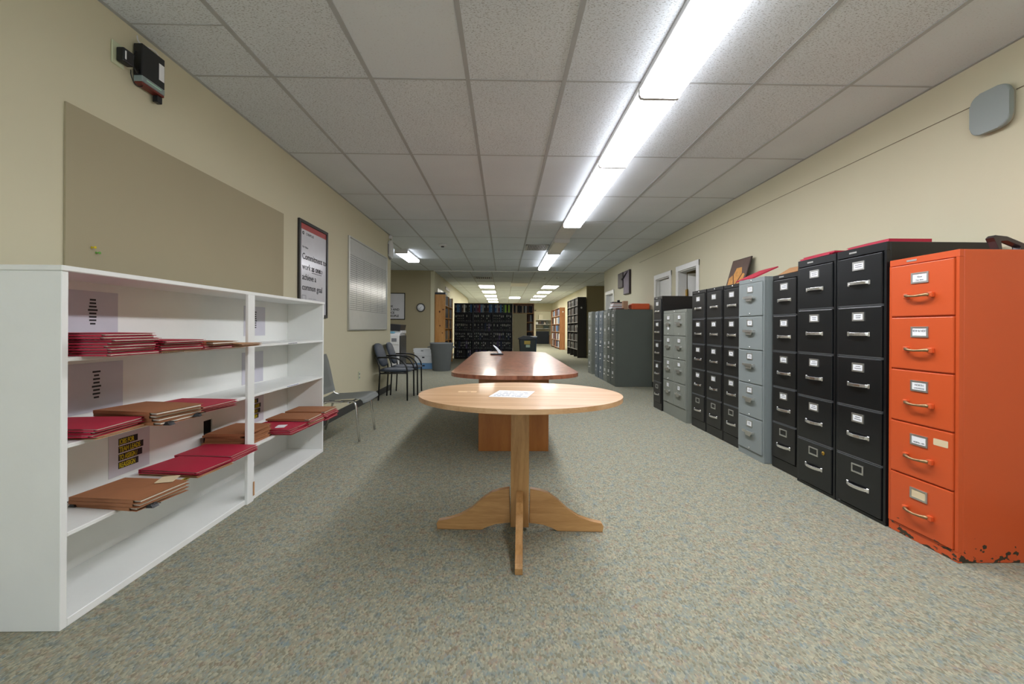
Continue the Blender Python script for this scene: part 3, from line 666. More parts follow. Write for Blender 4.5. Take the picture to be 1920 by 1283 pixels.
# whiteboard
t = thing('whiteboard','whiteboard ruled with rows of fine lines, on the left wall','whiteboard',(XL+.002,6.468,1.632))
W,H = .90,.598
bm = newbm(); f=.022
for a in ((-W,-W+f,-H,H),(W-f,W,-H,H),(-W+f,W-f,H-f,H),(-W+f,W-f,-H,-H+f)): bx(bm,-.002,.024,a[0],a[1],a[2],a[3],0,.003)
obj('frame',bm,mat('alu','c0c1bb',.35,.6),t)
bm = newbm(); bx(bm,0,.012,-W+f,W-f,-H+f,H-f); obj('panel',bm,mat('board_white','c9cbc6',.17),t)
bm = newbm()
for k in range(27): z = .368-k*.0268; bx(bm,.012,.0125,-W+f,W-f,z-.0022,z+.0022)
for y_ in (-.60,-.30,.02,.36,.62): bx(bm,.012,.0125,y_-.0025,y_+.0025,.368-26*.0268,.368)
obj('ruled_lines',bm,mat('board_line','4c4f4e',.6),t)
# bell / speaker horn at the wall corner
t = thing('wall_speaker','white wall speaker with looped cable at the end of the left wall','speaker',(XL+.002,7.55,2.40))
bm = newbm(); prism(bm,rrect(0,0,.17,.30,.06),0,.05,'x',0,.012,3); obj('body',bm,STEELW,t)
bm = newbm(); bx(bm,.0,.05,-.03,.03,.18,.235,0,.004); obj('mount',bm,STEELW,t)
bm = newbm(); tube(bm,[(.03,0,.18),(.03,-.01,.165),(.03,0,.15)],.006,6); tube(bm,[(.012,-.088,.08)]+bez((.012,-.092,.06),(.01,-.10,-.14),(.02,-.03,-.17),8)+bez((.02,-.02,-.172),(.02,.04,-.17),(.03,.04,-.13),5),.005,6); obj('cable',bm,mat('cable_grey','6a675e',.5),t)
# router, power brick
t = thing('router_box','black router box mounted high on the left wall near the ceiling','router',(XL+.002,2.44,2.47))
bm = newbm(); bx(bm,.004,.05,-.078,.078,-.068,.10,0,.004,2); obj('body',bm,DPLAST,t)
bm = newbm(); bx(bm,.004,.051,-.078,.078,-.10,-.068,0,.003); obj('silver_front',bm,mat('silver_plastic','8c9a98',.35),t)
bm = newbm(); bx(bm,.006,.048,-.076,.076,-.112,-.1005,0,.001); obj('red_underside',bm,mat('dark_red_plastic','6d2a20',.4),t)
bm = newbm(); bx(bm,.0512,.0522,-.05,.05,-.086,-.08); obj('status_light',bm,mat('pale_green','b4e0c8',.3),t)
bm = newbm(); bx(bm,.0502,.0512,.035,.072,-.03,.06); obj('label_sticker',bm,CARD,t)
bm = newbm(); bx(bm,.01,.04,.04,.075,-.15,-.113,0,.003); obj('plug',bm,DPLAST,t)
bm = newbm(); tube(bm,bez((.02,-.075,.14),(.03,-.085,.10),(.03,-.06,.105),6)+bez((.03,-.04,.103),(.04,.03,.135),(.035,.055,.10),6),.003,6); obj('white_cable',bm,STEELW,t)
bm = newbm(); tube(bm,[(.03,-.125,-.07)]+bez((.03,-.125,-.09),(.03,-.10,-.16),(.03,-.05,-.112),8),.0025,6); tube(bm,bez((.03,-.115,-.03),(.045,-.09,-.10),(.03,-.078,-.04),8),.003,6); tube(bm,bez((.025,-.10,.0),(.02,-.09,.06),(.02,-.079,.05),6),.003,6); obj('black_cable',bm,DPLAST,t)
t = thing('power_adapter','small black power adapter plugged in beside the router box','power adapter',(XL+.002,2.285,2.448))
bm = newbm(); bx(bm,.006,.045,-.03,.035,-.035,.035,0,.006,2); obj('body',bm,DPLAST,t)
bm = newbm(); bx(bm,.0452,.046,-.022,-.014,-.022,.02); obj('label_sticker',bm,CARD,t)
bm = newbm(); bx(bm,-.001,.005,-.05,.02,-.055,.06,0,.002); obj('outlet_plate',bm,mat('outlet_cream','c9cfae',.5),t)
# low outlet
t = thing('wall_outlet','cream wall outlet low on the left wall between the chairs','outlet',(XL+.001,6.03,.42))
bm = newbm(); bx(bm,0,.006,-.036,.036,-.058,.058,0,.003); obj('plate',bm,mat('outlet_cream','c9cfae',.5),t)
bm = newbm(); 
for s in (-1,1): bx(bm,.006,.0075,-.014,.014,s*.024-.013,s*.024+.013,0,.002)
obj('socket',bm,GINK,t)
# ================================================================ RIGHT WALL THINGS
t = thing('access_point','grey rounded square network access point high on the right wall','access point',(XR-.002,2.44,2.318))
bm = newbm(); prism(bm,rrect(0,0,.205,.235,.055,8),-.045,-.018,'x',0,.008,3); obj('cover',bm,mat('ap_grey','8f9894',.45),t)
bm = newbm(); prism(bm,rrect(0,0,.185,.215,.05,8),-.018,0,'x',0,.002,1); obj('base',bm,mat('ap_base','b0aa98',.5),t)
bm = newbm(); tube(bm,[(XR-.004,2.34,2.385),(XR-.004,1.2,2.385),(XR-.004,.4,2.39)],.0022,6); tube(bm,[(XR-.004,2.54,2.405),(XR-.004,5.0,2.408),(XR-.004,9.0,2.43)],.0022,6)
o = obj('wall_cable',bm,mat('cable_tan','9a917c',.6)); tag(o,'thin beige cable running along the right wall to the access point','cable')
def canvas(label,y0,y1,z0,z1,m_):
    t = thing('wall_art',label,'picture',(XR-.001,(y0+y1)/2,(z0+z1)/2),0,'pair of dark wall panels'); W=(y1-y0)/2;H=(z1-z0)/2
    bm = newbm(); bx(bm,-.045,0,-W,W,-H,H,0,.004); obj('panel',bm,mat('art_edge','2f2323',.5),t)
    bm = newbm(); bx(bm,-.047,-.045,-W+.02,W-.02,-H+.02,H-.02); obj('picture_face',bm,m_,t)
canvas('smaller dark art panel on the right wall, far one of the pair',10.13,10.56,2.035,2.38,mat('art_grey1','57504f',.5,noise=(6,.3)))
canvas('taller dark art panel on the right wall, near one of the pair',9.60,10.06,1.85,2.375,mat('art_grey2','6f6470',.5,noise=(6,.3)))
bm = newbm(); tube(bm,[(XR-.05,10.16,2.22),(XR-.055,10.02,2.24),(XR-.052,9.85,2.30),(XR-.052,9.72,2.34)],[.03,.022,.016,.006],8); o = obj('art_branch',bm,mat('art_dark','1d1a19',.6)); tag(o,'dark branch ornament bridging the pair of art panels','ornament')
# leaning painting (abstract ochre shapes)
t = thing('leaning_picture','brown and gold picture leaning on the wall atop the black cabinets','picture',(2.66,5.05,1.502))
t.location = (2.615,5.02,1.503); t.rotation_euler = (0,R(16),0)
bm = newbm(); bx(bm,-.008,.006,-.20,.20,0,.40,0,.002); obj('board',bm,mat('pic_edge','2a1a10',.5),t)
bm = newbm(); bx(bm,-.0095,-.008,-.19,.19,.01,.39); obj('painted_ground',bm,mat('pic_brown','5b463c',.5,noise=(8,.2)),t)
bm = newbm(); prism(bm,[(-.15,.012),(.15,.012),(.17,.18),(.08,.22),(.05,.29),(-.06,.29),(-.09,.22),(-.16,.20)],-.0102,-.0095,'x'); obj('gold_shape',bm,mat('pic_gold','c98f45',.5,noise=(22,.45)),t)
bm = newbm(); prism(bm,[(-.03,.012),(-.01,.012),(.10,.21),(.085,.22)],-.0108,-.0102,'x'); prism(bm,[(.0,.05),(.015,.06),(-.10,.22),(-.115,.21)],-.0108,-.0102,'x'); obj('dark_bands',bm,mat('pic_dark','5e3418',.5),t)
# things on the cabinets
pile('red pile spanning the tall black cabinets',['red','red'],2.24,2.97,1.568,1.5,.02,seed=21)
pile('red pile on the cabinet beside the orange one',['red','red'],2.245,2.60,1.57,1.6,.02,seed=22)
f = put_folder('red',(2.24,3.90,1.561),(R(-25),0,R(86)),'red folder propped up on the light grey cabinet','folders on the light grey cabinet')
f = put_folder('kraft',(2.50,3.80,1.572),(R(-30),0,R(95)),'tan folder behind the red one on the light grey cabinet','folders on the light grey cabinet')
pile('tan folders on the short black cabinet',['kraft','kraft'],2.34,3.33,1.504,1.5,.015,seed=23)
put_folder('red',(2.42,5.30,1.311),(0,0,.2),'red folder on the low grey-green double-width cabinet','folder on the low cabinet')
# stapler on orange cabinet
def punch(label,x,y,z,rz,s=1,m1=None):
    t = thing('desk_stapler',label,'stapler',(x,y,z),rz); t.scale=(s,s,s)
    bm = newbm(); bx(bm,-.09,.10,-.022,.022,0,.014,0,.004,2); obj('base',bm,DPLAST,t)
    bm = newbm(); prism(bm,[(-.10,.075),(-.085,.088),(-.02,.084),(.09,.048),(.10,.03),(.085,.014),(.055,.014),(.06,.04),(-.02,.066),(-.06,.062),(-.045,.014),(-.065,.014),(-.085,.058)],-.018,.018,'y',0,.003); obj('arm',bm,m1 or mat('gunmetal','4d474a',.3,.6),t)
    bm = newbm(); bx(bm,-.05,.06,-.012,.012,.014,.022,0,.002); obj('anvil',bm,CHROME,t)
    return t
punch('dark lever stapler on top of the orange filing cabinet',2.475,2.14,1.4585,.1,1.0)
t = thing('desk_stapler','open chrome-armed stapler at the far end of the conference table','stapler',(-.095,5.72,.7305),0)
bm = newbm(); bx(bm,-.08,.085,-.03,.03,0,.018,0,.005,2); obj('base',bm,DPLAST,t)
bm = newbm(); bx(bm,-.07,.0,-.02,.02,.018,.024,0,.002); obj('tray',bm,CHROME,t)
bm = newbm(); prism(bm,[(-.052,.122),(-.045,.128),(.0,.10),(.055,.045),(.065,.02),(.02,.02),(.012,.05),(-.02,.09)],-.016,.016,'y',0,.003); obj('lever_arm',bm,mat('satin_steel','c4c6c8',.3,.8),t)
# clutter on the far cabinets
def boxthing(name,label,cat,x0,x1,y0,y1,z0,z1,m_,bev=.004,group=None):
    bm = newbm(); X=(x0+x1)/2;Y=(y0+y1)/2; bx(bm,x0-X,x1-X,y0-Y,y1-Y,0,z1-z0,0,bev,2); o = obj(name,bm,m_,loc=(X,Y,z0)); return tag(o,label,cat,group)
t = thing('orange_case','orange plastic tool case on the far dark green cabinet','case',(2.56,8.36,1.438))
bm = newbm(); bx(bm,-.17,.17,-.10,.10,0,.115,0,.018,3); obj('shell',bm,ORANGE2,t)
bm = newbm(); bx(bm,-.172,-.165,-.03,.03,.05,.07); bx(bm,-.19,-.17,-.045,-.03,.03,.09); bx(bm,-.19,-.17,.03,.045,.03,.09); bx(bm,-.20,-.188,-.045,.045,.03,.09,0,.003); obj('handle',bm,mat('orange_dark','8e3a1a',.5),t)
boxthing('cardboard_box','small upright cardboard box beside the orange case','box',2.24,2.33,8.30,8.40,1.4375,1.60,mat('cardboard','b08a6c',.8))
boxthing('book','flat brown binder lying on the nearest far cabinet','book',2.085,2.235,8.22,8.48,1.4375,1.462,mat('maroon_cover','5b3430',.5))
for k in range(4):
    boxthing('paper_stack','loose white papers stacked on the second far cabinet' if k<3 else 'topmost crooked papers on the second far cabinet','papers',2.09+.01*k,2.34-.02*k,8.56,8.80-.01*k,1.4685+.028*k,1.4955+.028*k-.001,[CARD,mat('pinkish_paper','c9b5b0',.7)][k%2],.003,'papers on the second far cabinet')
boxthing('desk_tray','dark desk tray on the pile of papers on the far cabinets','tray',2.10,2.30,8.6,8.75,1.5805,1.60,DPLAST)
boxthing('black_mug','small black pot on the desk tray of the far cabinets','pot',2.22,2.27,8.65,8.70,1.6005,1.64,DPLAST,.01)

# ================================================================ OVAL OAK TABLE
TC = (.087,2.335); CT = (.088,2.37)
t = thing('pedestal_table','light oak oval pedestal table in the foreground','table',(CT[0],CT[1],0),R(-2.5))
bm = newbm(); rx,ry = .530,.462; poly = [(rx*math.cos(2*math.pi*k/72),-.035+ry*math.sin(2*math.pi*k/72)) for k in range(72)]
prism(bm,poly,.712,.735,'z',0,.010,4); top = obj('tabletop',bm,OAKT,t)
bm = newbm(); prism(bm,rrect(-.285,.005,.10,.05,.01),.7346,.7353,'z'); prism(bm,rrect(-.275,-.005,.022,.008,.003),.7353,.7356,'z',1); obj('knot_patch',bm,[mat('pale_patch','e0bf94',.4),mat('knot','6b4424',.5)],t)
bm = newbm(); bx(bm,-.048,.048,-.045,.045,.03,.7115,0,.003); obj('column',bm,OAKV,t)
footp = [(.0,.225),(.055,.225),(.107,.216),(.149,.203),(.202,.165),(.256,.115),(.315,.075),(.375,.055),(.434,.048),(.445,.030),(.440,.001),(.202,.001),(.173,.022),(.125,.038),(.05,.042),(.0,.042)]
for k in range(4):
    bm = newbm(); prism(bm,[(a+.046,b) for a,b in footp][::1],-.0175,.0175,'y',0,.003) if False else prism(bm,[(max(a,.045),b) for a,b in footp if a>.04],-.0175,.0175,'y',0,.003)
    obj('foot',bm,OAK,t,rot=(0,0,R(90*k)))
for k in range(4):
    bm = newbm(); prism(bm,[(.048,.62),(.048,.655),(.10,.7115),(.14,.7115)],-.012,.012,'y',0,.002); obj('brace',bm,OAK,t,rot=(0,0,R(90*k)))
# sheet on the table
t = thing('notice_sheet','white sheet with handwritten lines lying on the oak table','paper',(.046,2.307,.7358),0)
bm = newbm(); A=[(-.123,-.097),(.069,-.129),(.122,.095),(-.070,.129)]; prism(bm,A,0,.0008,'z'); obj('sheet',bm,CARD,t)
bm = newbm(); ux=Vector((.192,-.032)).normalized(); uy=Vector((.053,.226)).normalized(); o0=Vector(A[0])
rd = random.Random(3)
for r_,rows in enumerate((.03,.052,.085,.125,.165)):
    c = .015
    while c < .165:
        L = rd.uniform(.008,.03); p = o0+ux*c+uy*rows; q = p+ux*L; h=.010
        prism(bm,[(p.x,p.y),(q.x,q.y),(q.x+uy.x*h,q.y+uy.y*h),(p.x+uy.x*h,p.y+uy.y*h)],.0008,.0010,'z'); c += L+rd.uniform(.004,.012)
obj('handwriting',bm,mat('light_ink','5f646c',.8),t)

# ================================================================ CONFERENCE TABLE
t = thing('conference_table','long reddish-brown conference table with rounded ends behind the oak table','table',(.086,4.93,0))
hw = .505; y0_,y1_ = -1.40,1.36; out = []
def endarc(ysign, ybase, bulge, r=.13):
    pts=[]; n=34
    for k in range(n+1):
        s = math.sin(math.pi*(k/n-.5))
        pts.append((hw*s, ybase+ysign*bulge*max(0,1-abs(s)**2.5)**.58))
    return pts
near = endarc(-1,y0_,.30); farp = endarc(1,y1_,.33)
poly = near+farp[::-1]
cl=[]
for p in poly:
    if not cl or (abs(p[0]-cl[-1][0])+abs(p[1]-cl[-1][1]))>1e-4: cl.append(p)
bm = newbm(); prism(bm,cl,.700,.730,'z',0,.010,3); obj('tabletop',bm,ROSE,t)
for y_ in (-1.06,.60):
    bm = newbm(); bx(bm,-.307,.307,y_,y_+.46,.0,.69,0,.003); obj('pedestal',bm,CHERRY,t)
bm = newbm(); bx(bm,-.04,.04,-.58,.58,.15,.60,0,.003); bx(bm,-.25,.25,-.95,.95,.69,.6995); obj('spine_panel',bm,CHERRY,t)

# ================================================================ GREY SIDE CHAIR
t = thing('side_chair','grey plastic side chair with chrome legs beside the white bookcase','chair',(-1.58,4.39,0))
bm = newbm(); N=10
def shell(bm, pts, y0, y1, th=.012, bow=.0):
    rows=[]
    for (x,z) in pts: rows.append([bm.verts.new((x,y0+(y1-y0)*j/6,z-bow*math.sin(math.pi*j/6))) for j in range(7)])
    fs=[]
    for i in range(len(pts)-1):
        for j in range(6): fs.append(bm.faces.new((rows[i][j],rows[i+1][j],rows[i+1][j+1],rows[i][j+1])))
    r = bmesh.ops.solidify(bm, geom=fs, thickness=th)
seat = [(-.20,.395),(-.12,.392),(.0,.398),(.12,.410),(.20,.415),(.245,.408),(.265,.39),(.27,.37)]
shell(bm,seat,-.25,.25,.012,.012); s_ = obj('seat',bm,GPLAST,t,True)
bm = newbm(); shell(bm,[(-.17,.42),(-.19,.50),(-.215,.62),(-.24,.73),(-.265,.80)],-.235,.235,.012,0); obj('backrest',bm,GPLAST,t,True)
for s in (-1,1):
    y = s*.225
    bm = newbm(); tube(bm,[(.235,y+s*.02,.012),(.20,y,.33)]+bez((.195,y,.35),(.188,y-s*.0,.385),(.15,y-s*.015,.385),6)+[(.05,y-s*.03,.378)],.011,10); obj('front_leg',bm,CHROME,t)
    bm = newbm(); tube(bm,[(-.275,y+s*.02,.012),(-.19,y,.30)]+bez((-.18,y,.33),(-.165,y,.375),(-.12,y-s*.015,.375),6)+[(.05,y-s*.03,.374)],.011,10); obj('back_leg',bm,CHROME,t)
    bm = newbm(); tube(bm,[(-.10,y-s*.01,.372),(-.175,y-s*.01,.40),(-.19,y-s*.01,.44),(-.212,y-s*.01,.56)],.009,8); obj('back_bracket',bm,CHROME,t)
bm = newbm(); tube(bm,[(.12,-.215,.366),(.12,.215,.366)],.009,8); tube(bm,[(-.10,-.215,.362),(-.10,.215,.362)],.009,8); obj('cross_bar',bm,CHROME,t)
# ================================================================ NAVY ARMCHAIRS
t = thing('armchair','nearer navy padded armchair with black tube frame by the left wall','chair',(-1.63,6.77,0),0,'navy waiting chairs')
FR = mat('frame_tube_black','121314',.35)
def pad(bm, cx,cz,cy, w,h,th, rot, bulge=.02, n=16, m=6):
    # lens-like rounded cushion lying in local (y,z) then rotated about y
    rings=[]
    prof=[(0,-1.0),(.72,-.95),(.93,-.6),(1.0,0),(.93,.6),(.72,.95),(0,1.0)]
    for (rr,tt) in prof:
        ring=[]
        for k in range(28):
            a=2*math.pi*k/28; c,s=math.cos(a),math.sin(a); e=.58
            u=math.copysign(abs(c)**e,c)*w/2*rr; v=math.copysign(abs(s)**e,s)*h/2*rr
            p=Vector((tt*th/2,u,v)); p.rotate(Euler((0,rot,0))); ring.append(bm.verts.new((p.x+cx,p.y+cy,p.z+cz)))
        rings.append(ring)
    for i in range(len(prof)-1):
        for k in range(28): 
            f=bm.faces.new((rings[i][k],rings[i][(k+1)%28],rings[i+1][(k+1)%28],rings[i+1][k])); f.smooth=True
    bmesh.ops.remove_doubles(bm,verts=bm.verts,dist=1e-5)
bm = newbm(); pad(bm,.0,.435,0,.46,.48,.055,R(90)); obj('seat',bm,NAVY,t)
bm = newbm(); pad(bm,-.245,.66,0,.44,.37,.05,R(-19)); obj('backrest',bm,NAVY,t)
for s in (-1,1):
    y=s*.235
    bm = newbm(); tube(bm,[(-.215,y,.0),(-.195,y,.40)]+[(-.205,y,.50),(-.25,y,.64)],.011,10); obj('rear_leg',bm,FR,t)
    bm = newbm(); tube(bm,[(.21,y,.0),(.205,y,.40)]+bez((.205,y,.44),(.19,y,.56),(.08,y,.61),8)+bez((.06,y,.618),(.0,y,.635),(-.08,y,.635),5)+[(-.225,y,.632)],.012,10); obj('arm_leg',bm,FR,t)
bm = newbm(); tube(bm,[(-.196,-.235,.40),(.205,-.235,.405)],.010,8); tube(bm,[(-.196,.235,.40),(.205,.235,.405)],.010,8); tube(bm,[(.15,-.235,.405),(.15,.235,.405)],.010,8); tube(bm,[(-.15,-.235,.40),(-.15,.235,.40)],.010,8); obj('seat_frame',bm,FR,t)
index_kids(None)
dup(t,(-1.60,7.31,0),R(3),'farther navy padded armchair, by the corner of the left wall','navy waiting chairs')

# ================================================================ ALCOVE
t = thing('framed_poster','white framed slogan poster on the alcove wall above the copier','poster',(-3.05,YE-.001,1.657))
W,H=.325,.366
bm = newbm(); f=.02
for a in ((-W,-W+f,-H,H),(W-f,W,-H,H),(-W+f,W-f,H-f,H),(-W+f,W-f,-H,-H+f)): bx(bm,a[0],a[1],-.022,0,a[2],a[3],0,.002)
obj('frame',bm,MATS['frame_black'],t); bm = newbm(); bx(bm,-W+f,W-f,-.01,0,-H+f,H-f); obj('print',bm,MATS['poster_white'],t)
for k,s in enumerate(('WORK','HARD AND','BE NICE','TO PEOPLE')): text(s,.083,INK,t,(-.255,-.0108,-.03-.088*k),ROTF,bold=.002,xs=.98)
t = thing('wall_clock','round black-rimmed wall clock on the alcove wall','clock',(-2.297,YE-.001,1.624))
bm = newbm(); lathe(bm,[(0,0),(.117,0),(.117,.03),(.10,.034),(.098,.016),(0,.016)],40); obj('rim',bm,FR,t,True,(0,0,0),(R(90),0,0))
bm = newbm(); lathe(bm,[(0,.015),(.099,.015),(.099,.018),(0,.018)],40); obj('face',bm,CARD,t,False,(0,0,0),(R(90),0,0))
bm = newbm()
for k in range(12):
    a=R(30*k); c,s=math.sin(a),math.cos(a); prism(bm,[(c*.078-s*.003,s*.078+c*.003),(c*.09-s*.003,s*.09+c*.003),(c*.09+s*.003,s*.09-c*.003),(c*.078+s*.003,s*.078-c*.003)],-.0195,-.018,'y')
obj('hour_marks',bm,INK,t)
for nme,ang,L,wd in (('hour_hand',40,.05,.005),('minute_hand',222,.078,.0035)):
    a=R(ang); c,s=math.sin(a),math.cos(a); bm=newbm(); prism(bm,[(-s*wd,c*wd),(c*L,s*L),(s*wd,-c*wd),(-c*.012,-s*.012)],-.0215,-.020,'y'); obj(nme,bm,INK,t)
# copier
t = thing('photocopier','white office photocopier with dark lid in the alcove','photocopier',(-2.78,10.80,0))
bm = newbm(); bx(bm,-.33,.30,-.30,.30,.06,.93,0,.01,2); obj('body',bm,STEELW,t)
bm = newbm(); bx(bm,.301,.335,-.29,.30,.03,.88,0,.006); bx(bm,.336,.34,-.10,.05,.62,.64,1); obj('side_cover',bm,[mat('copier_dark','3f3f3c',.5),DPLAST],t)
bm = newbm(); prism(bm,[(-.30,1.03),(.30,.985),(.33,1.14),(.10,1.16),(-.28,1.15)],-.25,.30,'y',0,.01) ; obj('document_feeder',bm,mat('copier_lid','2a2a2e',.4),t)
bm = newbm(); bx(bm,-.33,.33,-.22,.30,.93,1.0,0,.006); obj('scanner_unit',bm,STEELW,t)
bm = newbm(); prism(bm,[(-.20,.935),(-.20,.945),(-.34,.90),(-.34,.89)],-.28,.16,'x') if False else bx(bm,-.25,.18,-.29,-.215,.931,.975,0,.01); obj('control_panel',bm,mat('copier_blue','6fa6bd',.3),t)
for z0_,z1_ in ((.06,.28),(.285,.50),(.505,.66),(.665,.90)):
    bm = newbm(); bx(bm,-.32,.29,-.312,-.30,z0_+.004,z1_-.004,0,.003); obj('paper_tray',bm,STEELW,t)
bm = newbm(); bx(bm,.12,.24,-.316,-.312,.74,.82); obj('badge',bm,GINK,t)
# paper cartons
def carton(label,x0,x1,y0,y1,z0,z1,mlow,mlid,lid=.05):
    t = thing('paper_carton',label,'box',((x0+x1)/2,(y0+y1)/2,z0),0,'paper cartons in the alcove'); X=(x1-x0)/2;Y=(y1-y0)/2;h=z1-z0
    bm = newbm(); bx(bm,-X,X,-Y,Y,0,h-.002,0,.004); obj('box_body',bm,mlow,t)
    bm = newbm(); bx(bm,-X-.006,X+.006,-Y-.006,Y+.006,h-lid,h,0,.004); obj('lid',bm,mlid,t)
    bm = newbm(); bx(bm,-.03,.03,-Y-.003,-Y,h*.35,h*.5); obj('hand_slot',bm,INK,t)
cw = mat('carton_white','e2e5e6',.7); cb = mat('carton_blue','6f9cc9',.6)
carton('blue and white paper carton at the bottom beside the grey trash can',-2.31,-1.86,11.50,11.80,.001,.205,cb,cw)
carton('white carton with hand slot, middle of the alcove stack',-2.32,-1.87,11.50,11.80,.207,.43,cw,cw,.09)
carton('flat white carton on top of the alcove stack',-2.35,-1.90,11.50,11.79,.432,.53,cw,cw,.03)
# trash can
t = thing('trash_can','large round grey plastic trash can in front of the pine bookcase','trash can',(-1.575,11.16,0))
bm = newbm(); lathe(bm,[(.0,.0),(.215,.0),(.222,.01),(.262,.52),(.285,.55),(.285,.66),(.295,.67),(.295,.70),(.275,.70),(.255,.66),(.205,.02),(0,.02)],40); obj('barrel',bm,CANG,t,True)
for s in (-1,1):
    bm = newbm(); tube(bm,[(s*.285,-.07,.60),(s*.335,-.05,.585),(s*.335,.05,.585),(s*.285,.07,.60)],.014,8); obj('handle',bm,CANG,t)
# white panel and plaque on rear left wall
boxthing('wall_panel','white panel high on the rear left wall behind the pine bookcase','panel',-1.949,-1.935,12.88,14.08,1.75,2.225,mat('panel_bright','f0f0ee',.4))
boxthing('wall_plaque','small brown plaque on the rear left wall past the pine bookcase','plaque',-1.949,-1.935,14.6,15.7,2.33,2.43,mat('plaque_brown','7a6a4c',.5))

# ================================================================ BINDERS AND BOOKS
BCOL = {'black':'15161a','charcoal':'212227','navy':'1c2840','green':'14241d','blue':'2f5a8c','lblue':'4f7fae','red':'7a2a3c','grey':'8c8f90','white':'dcdcd6','lime':'9bc04a','dgreen':'3d6a4a','brown':'4a3226','tan':'9a8870','maroon':'552430','purple':'4a3f60'}
PROTO = {}
def binder_mesh(c, v):
    if (c,v) in PROTO: return PROTO[(c,v)]
    bm = newbm(); w,h,d = .052,.275,.22
    prism(bm,[(-w/2,0),(w/2,0),(w/2,d-.01),(w/2-.004,d),(-w/2+.004,d),(-w/2,d-.01)],0,h,'z',0,.002,1)
    if v==0: bx(bm,-.014,.014,-.0015,.0005,.165,.245,1); bx(bm,-.008,.008,-.0015,.0005,.02,.045,1)
    elif v==1: bx(bm,-.010,.010,-.0015,.0005,.19,.25,1); bx(bm,-.008,.008,-.0015,.0005,.10,.13,1); bx(bm,-.009,.009,-.0015,.0005,.02,.045,1)
    elif v==2: bx(bm,-.008,.008,-.0015,.0005,.02,.04,2)
    elif v==3: bx(bm,-.016,.016,-.0015,.0005,.10,.15,1); bx(bm,-.010,.010,-.0015,.0005,.19,.25,2)
    me = bpy.data.meshes.new('binder'); bmesh.ops.recalc_face_normals(bm,faces=bm.faces); bm.to_mesh(me); bm.free()
    for m in (mat('cover_'+c,BCOL[c],.7), mat('spine_label','a3a399',.7), mat('spine_ring','8b8d8e',.4)): me.materials.append(m)
    PROTO[(c,v)] = me; return me
def row(x0,x1,z,cols,label,group,place,hmax=.275,lean=.03,seed=0,name='binder',cat='binder',gap=.0,special=None,wr=(.045,.062),skip=0):
    """place(u, z, w, h, lean) -> (loc, rotz)"""
    rd = random.Random(seed); u = x0; i=0
    while True:
        w_ = rd.uniform(*wr)
        if u+w_ > x1: break
        if rd.random() < skip: u += w_; continue
        c = rd.choice(cols) if not callable(cols) else cols(i,rd); v = rd.choice(((0,0,1,1,2,2,3) if group and 'wall' in group else (4,4,4,2,2,0)) if cat=='binder' else (2,4,4,4))
        o = bpy.data.objects.new(name, binder_mesh(c,v)); COL.objects.link(o)
        h = hmax*rd.uniform(.9,1.0); loc,rz = place(u+w_/2,z)
        o.location = loc; o.rotation_euler = (0,0,rz); o.scale = (w_/.0545,1,h/.275)
        l = label
        if special and i in special: l = special[i][1]; o.data = binder_mesh(special[i][0],special[i][2] if len(special[i])>2 else 4)
        tag(o,l,cat,group); u += w_+gap; i+=1
def bookcase(label,x0,x1,y0,y1,h,zs,m_,front='y',back=True,name='bookcase',mids=(),top=True,th=.02,shelfm=None):
    t = thing(name,label,'bookcase',((x0+x1)/2,(y0+y1)/2,0)); X=(x1-x0)/2; Y=(y1-y0)/2; cx=(x0+x1)/2; cy=(y0+y1)/2
    if front=='y':
        for s in (-1,1):
            bm = newbm(); bx(bm,(s*X-th if s>0 else -X),(X if s>0 else -X+th),-Y,Y,0,h,0,.002); obj('side_panel',bm,m_,t)
        if back: bm = newbm(); bx(bm,-X+th,X-th,Y-.01,Y,0.0,h); obj('back_panel',bm,m_,t)
        for z in list(zs)+([h] if top else []): bm = newbm(); bx(bm,-X+th,X-th,-Y,Y-.01,z-th,z,0,.001); obj('shelf',bm,shelfm or m_,t)
        for q in mids: bm = newbm(); bx(bm,q-cx-th/2,q-cx+th/2,-Y+.002,Y-.01,0,h-th); obj('divider',bm,m_,t)
    else:
        for s in (-1,1):
            bm = newbm(); bx(bm,-X,X,(Y-th if s>0 else -Y),(Y if s>0 else -Y+th),0,h,0,.002); obj('side_panel',bm,m_,t)
        bm = newbm(); bx(bm,(X-.01 if front=='-x' else -X),(X if front=='-x' else -X+.01),-Y+th,Y-th,0,h); obj('back_panel',bm,m_,t)
        a,b = (-X,X-.01) if front=='-x' else (-X+.01,X)
        for z in list(zs)+([h] if top else []): bm = newbm(); bx(bm,a,b,-Y+th,Y-th,z-th,z,0,.001); obj('shelf',bm,shelfm or m_,t)
        for q in mids: bm = newbm(); bx(bm,a+.002,b,q-cy-th/2,q-cy+th/2,0,h-th); obj('divider',bm,m_,t)
    return t
# black binder wall
YW = 15.3
zs = (1.61,1.29,.975,.665,.355,.05)
bookcase('wide black bookcase wall full of binders at the end of the front room',-1.73,.29,YW,YW+.30,1.925,zs,DARKW,mids=(-1.07,-.40))
zn = ['top','second','third','fourth','fifth','bottom']
for k,z in enumerate(zs):
    if k==0: continue
    for (a,b) in ((-1.70,-1.09),(-1.05,-.42),(-.38,.265)):
        row(a,b,z+.001,['black','black','black','charcoal','charcoal','navy','green','purple'] if k>1 else ['black','black','charcoal','green'],'dark binder on the %s shelf of the black binder wall'%zn[k],'binders on the %s shelf of the binder wall'%zn[k],lambda u,zz:((u,YW+.02,zz),0),.272,seed=k*17+int(a*10),wr=(.056,.068),skip=.03)
topc = ['navy','lblue','blue','navy','brown','white','green','black','green','blue','navy','purple','maroon','red','lblue','grey','black','charcoal','brown','blue','lblue','navy','blue','grey','maroon','lblue','green','dgreen','lime','black','lime','green','green','charcoal']
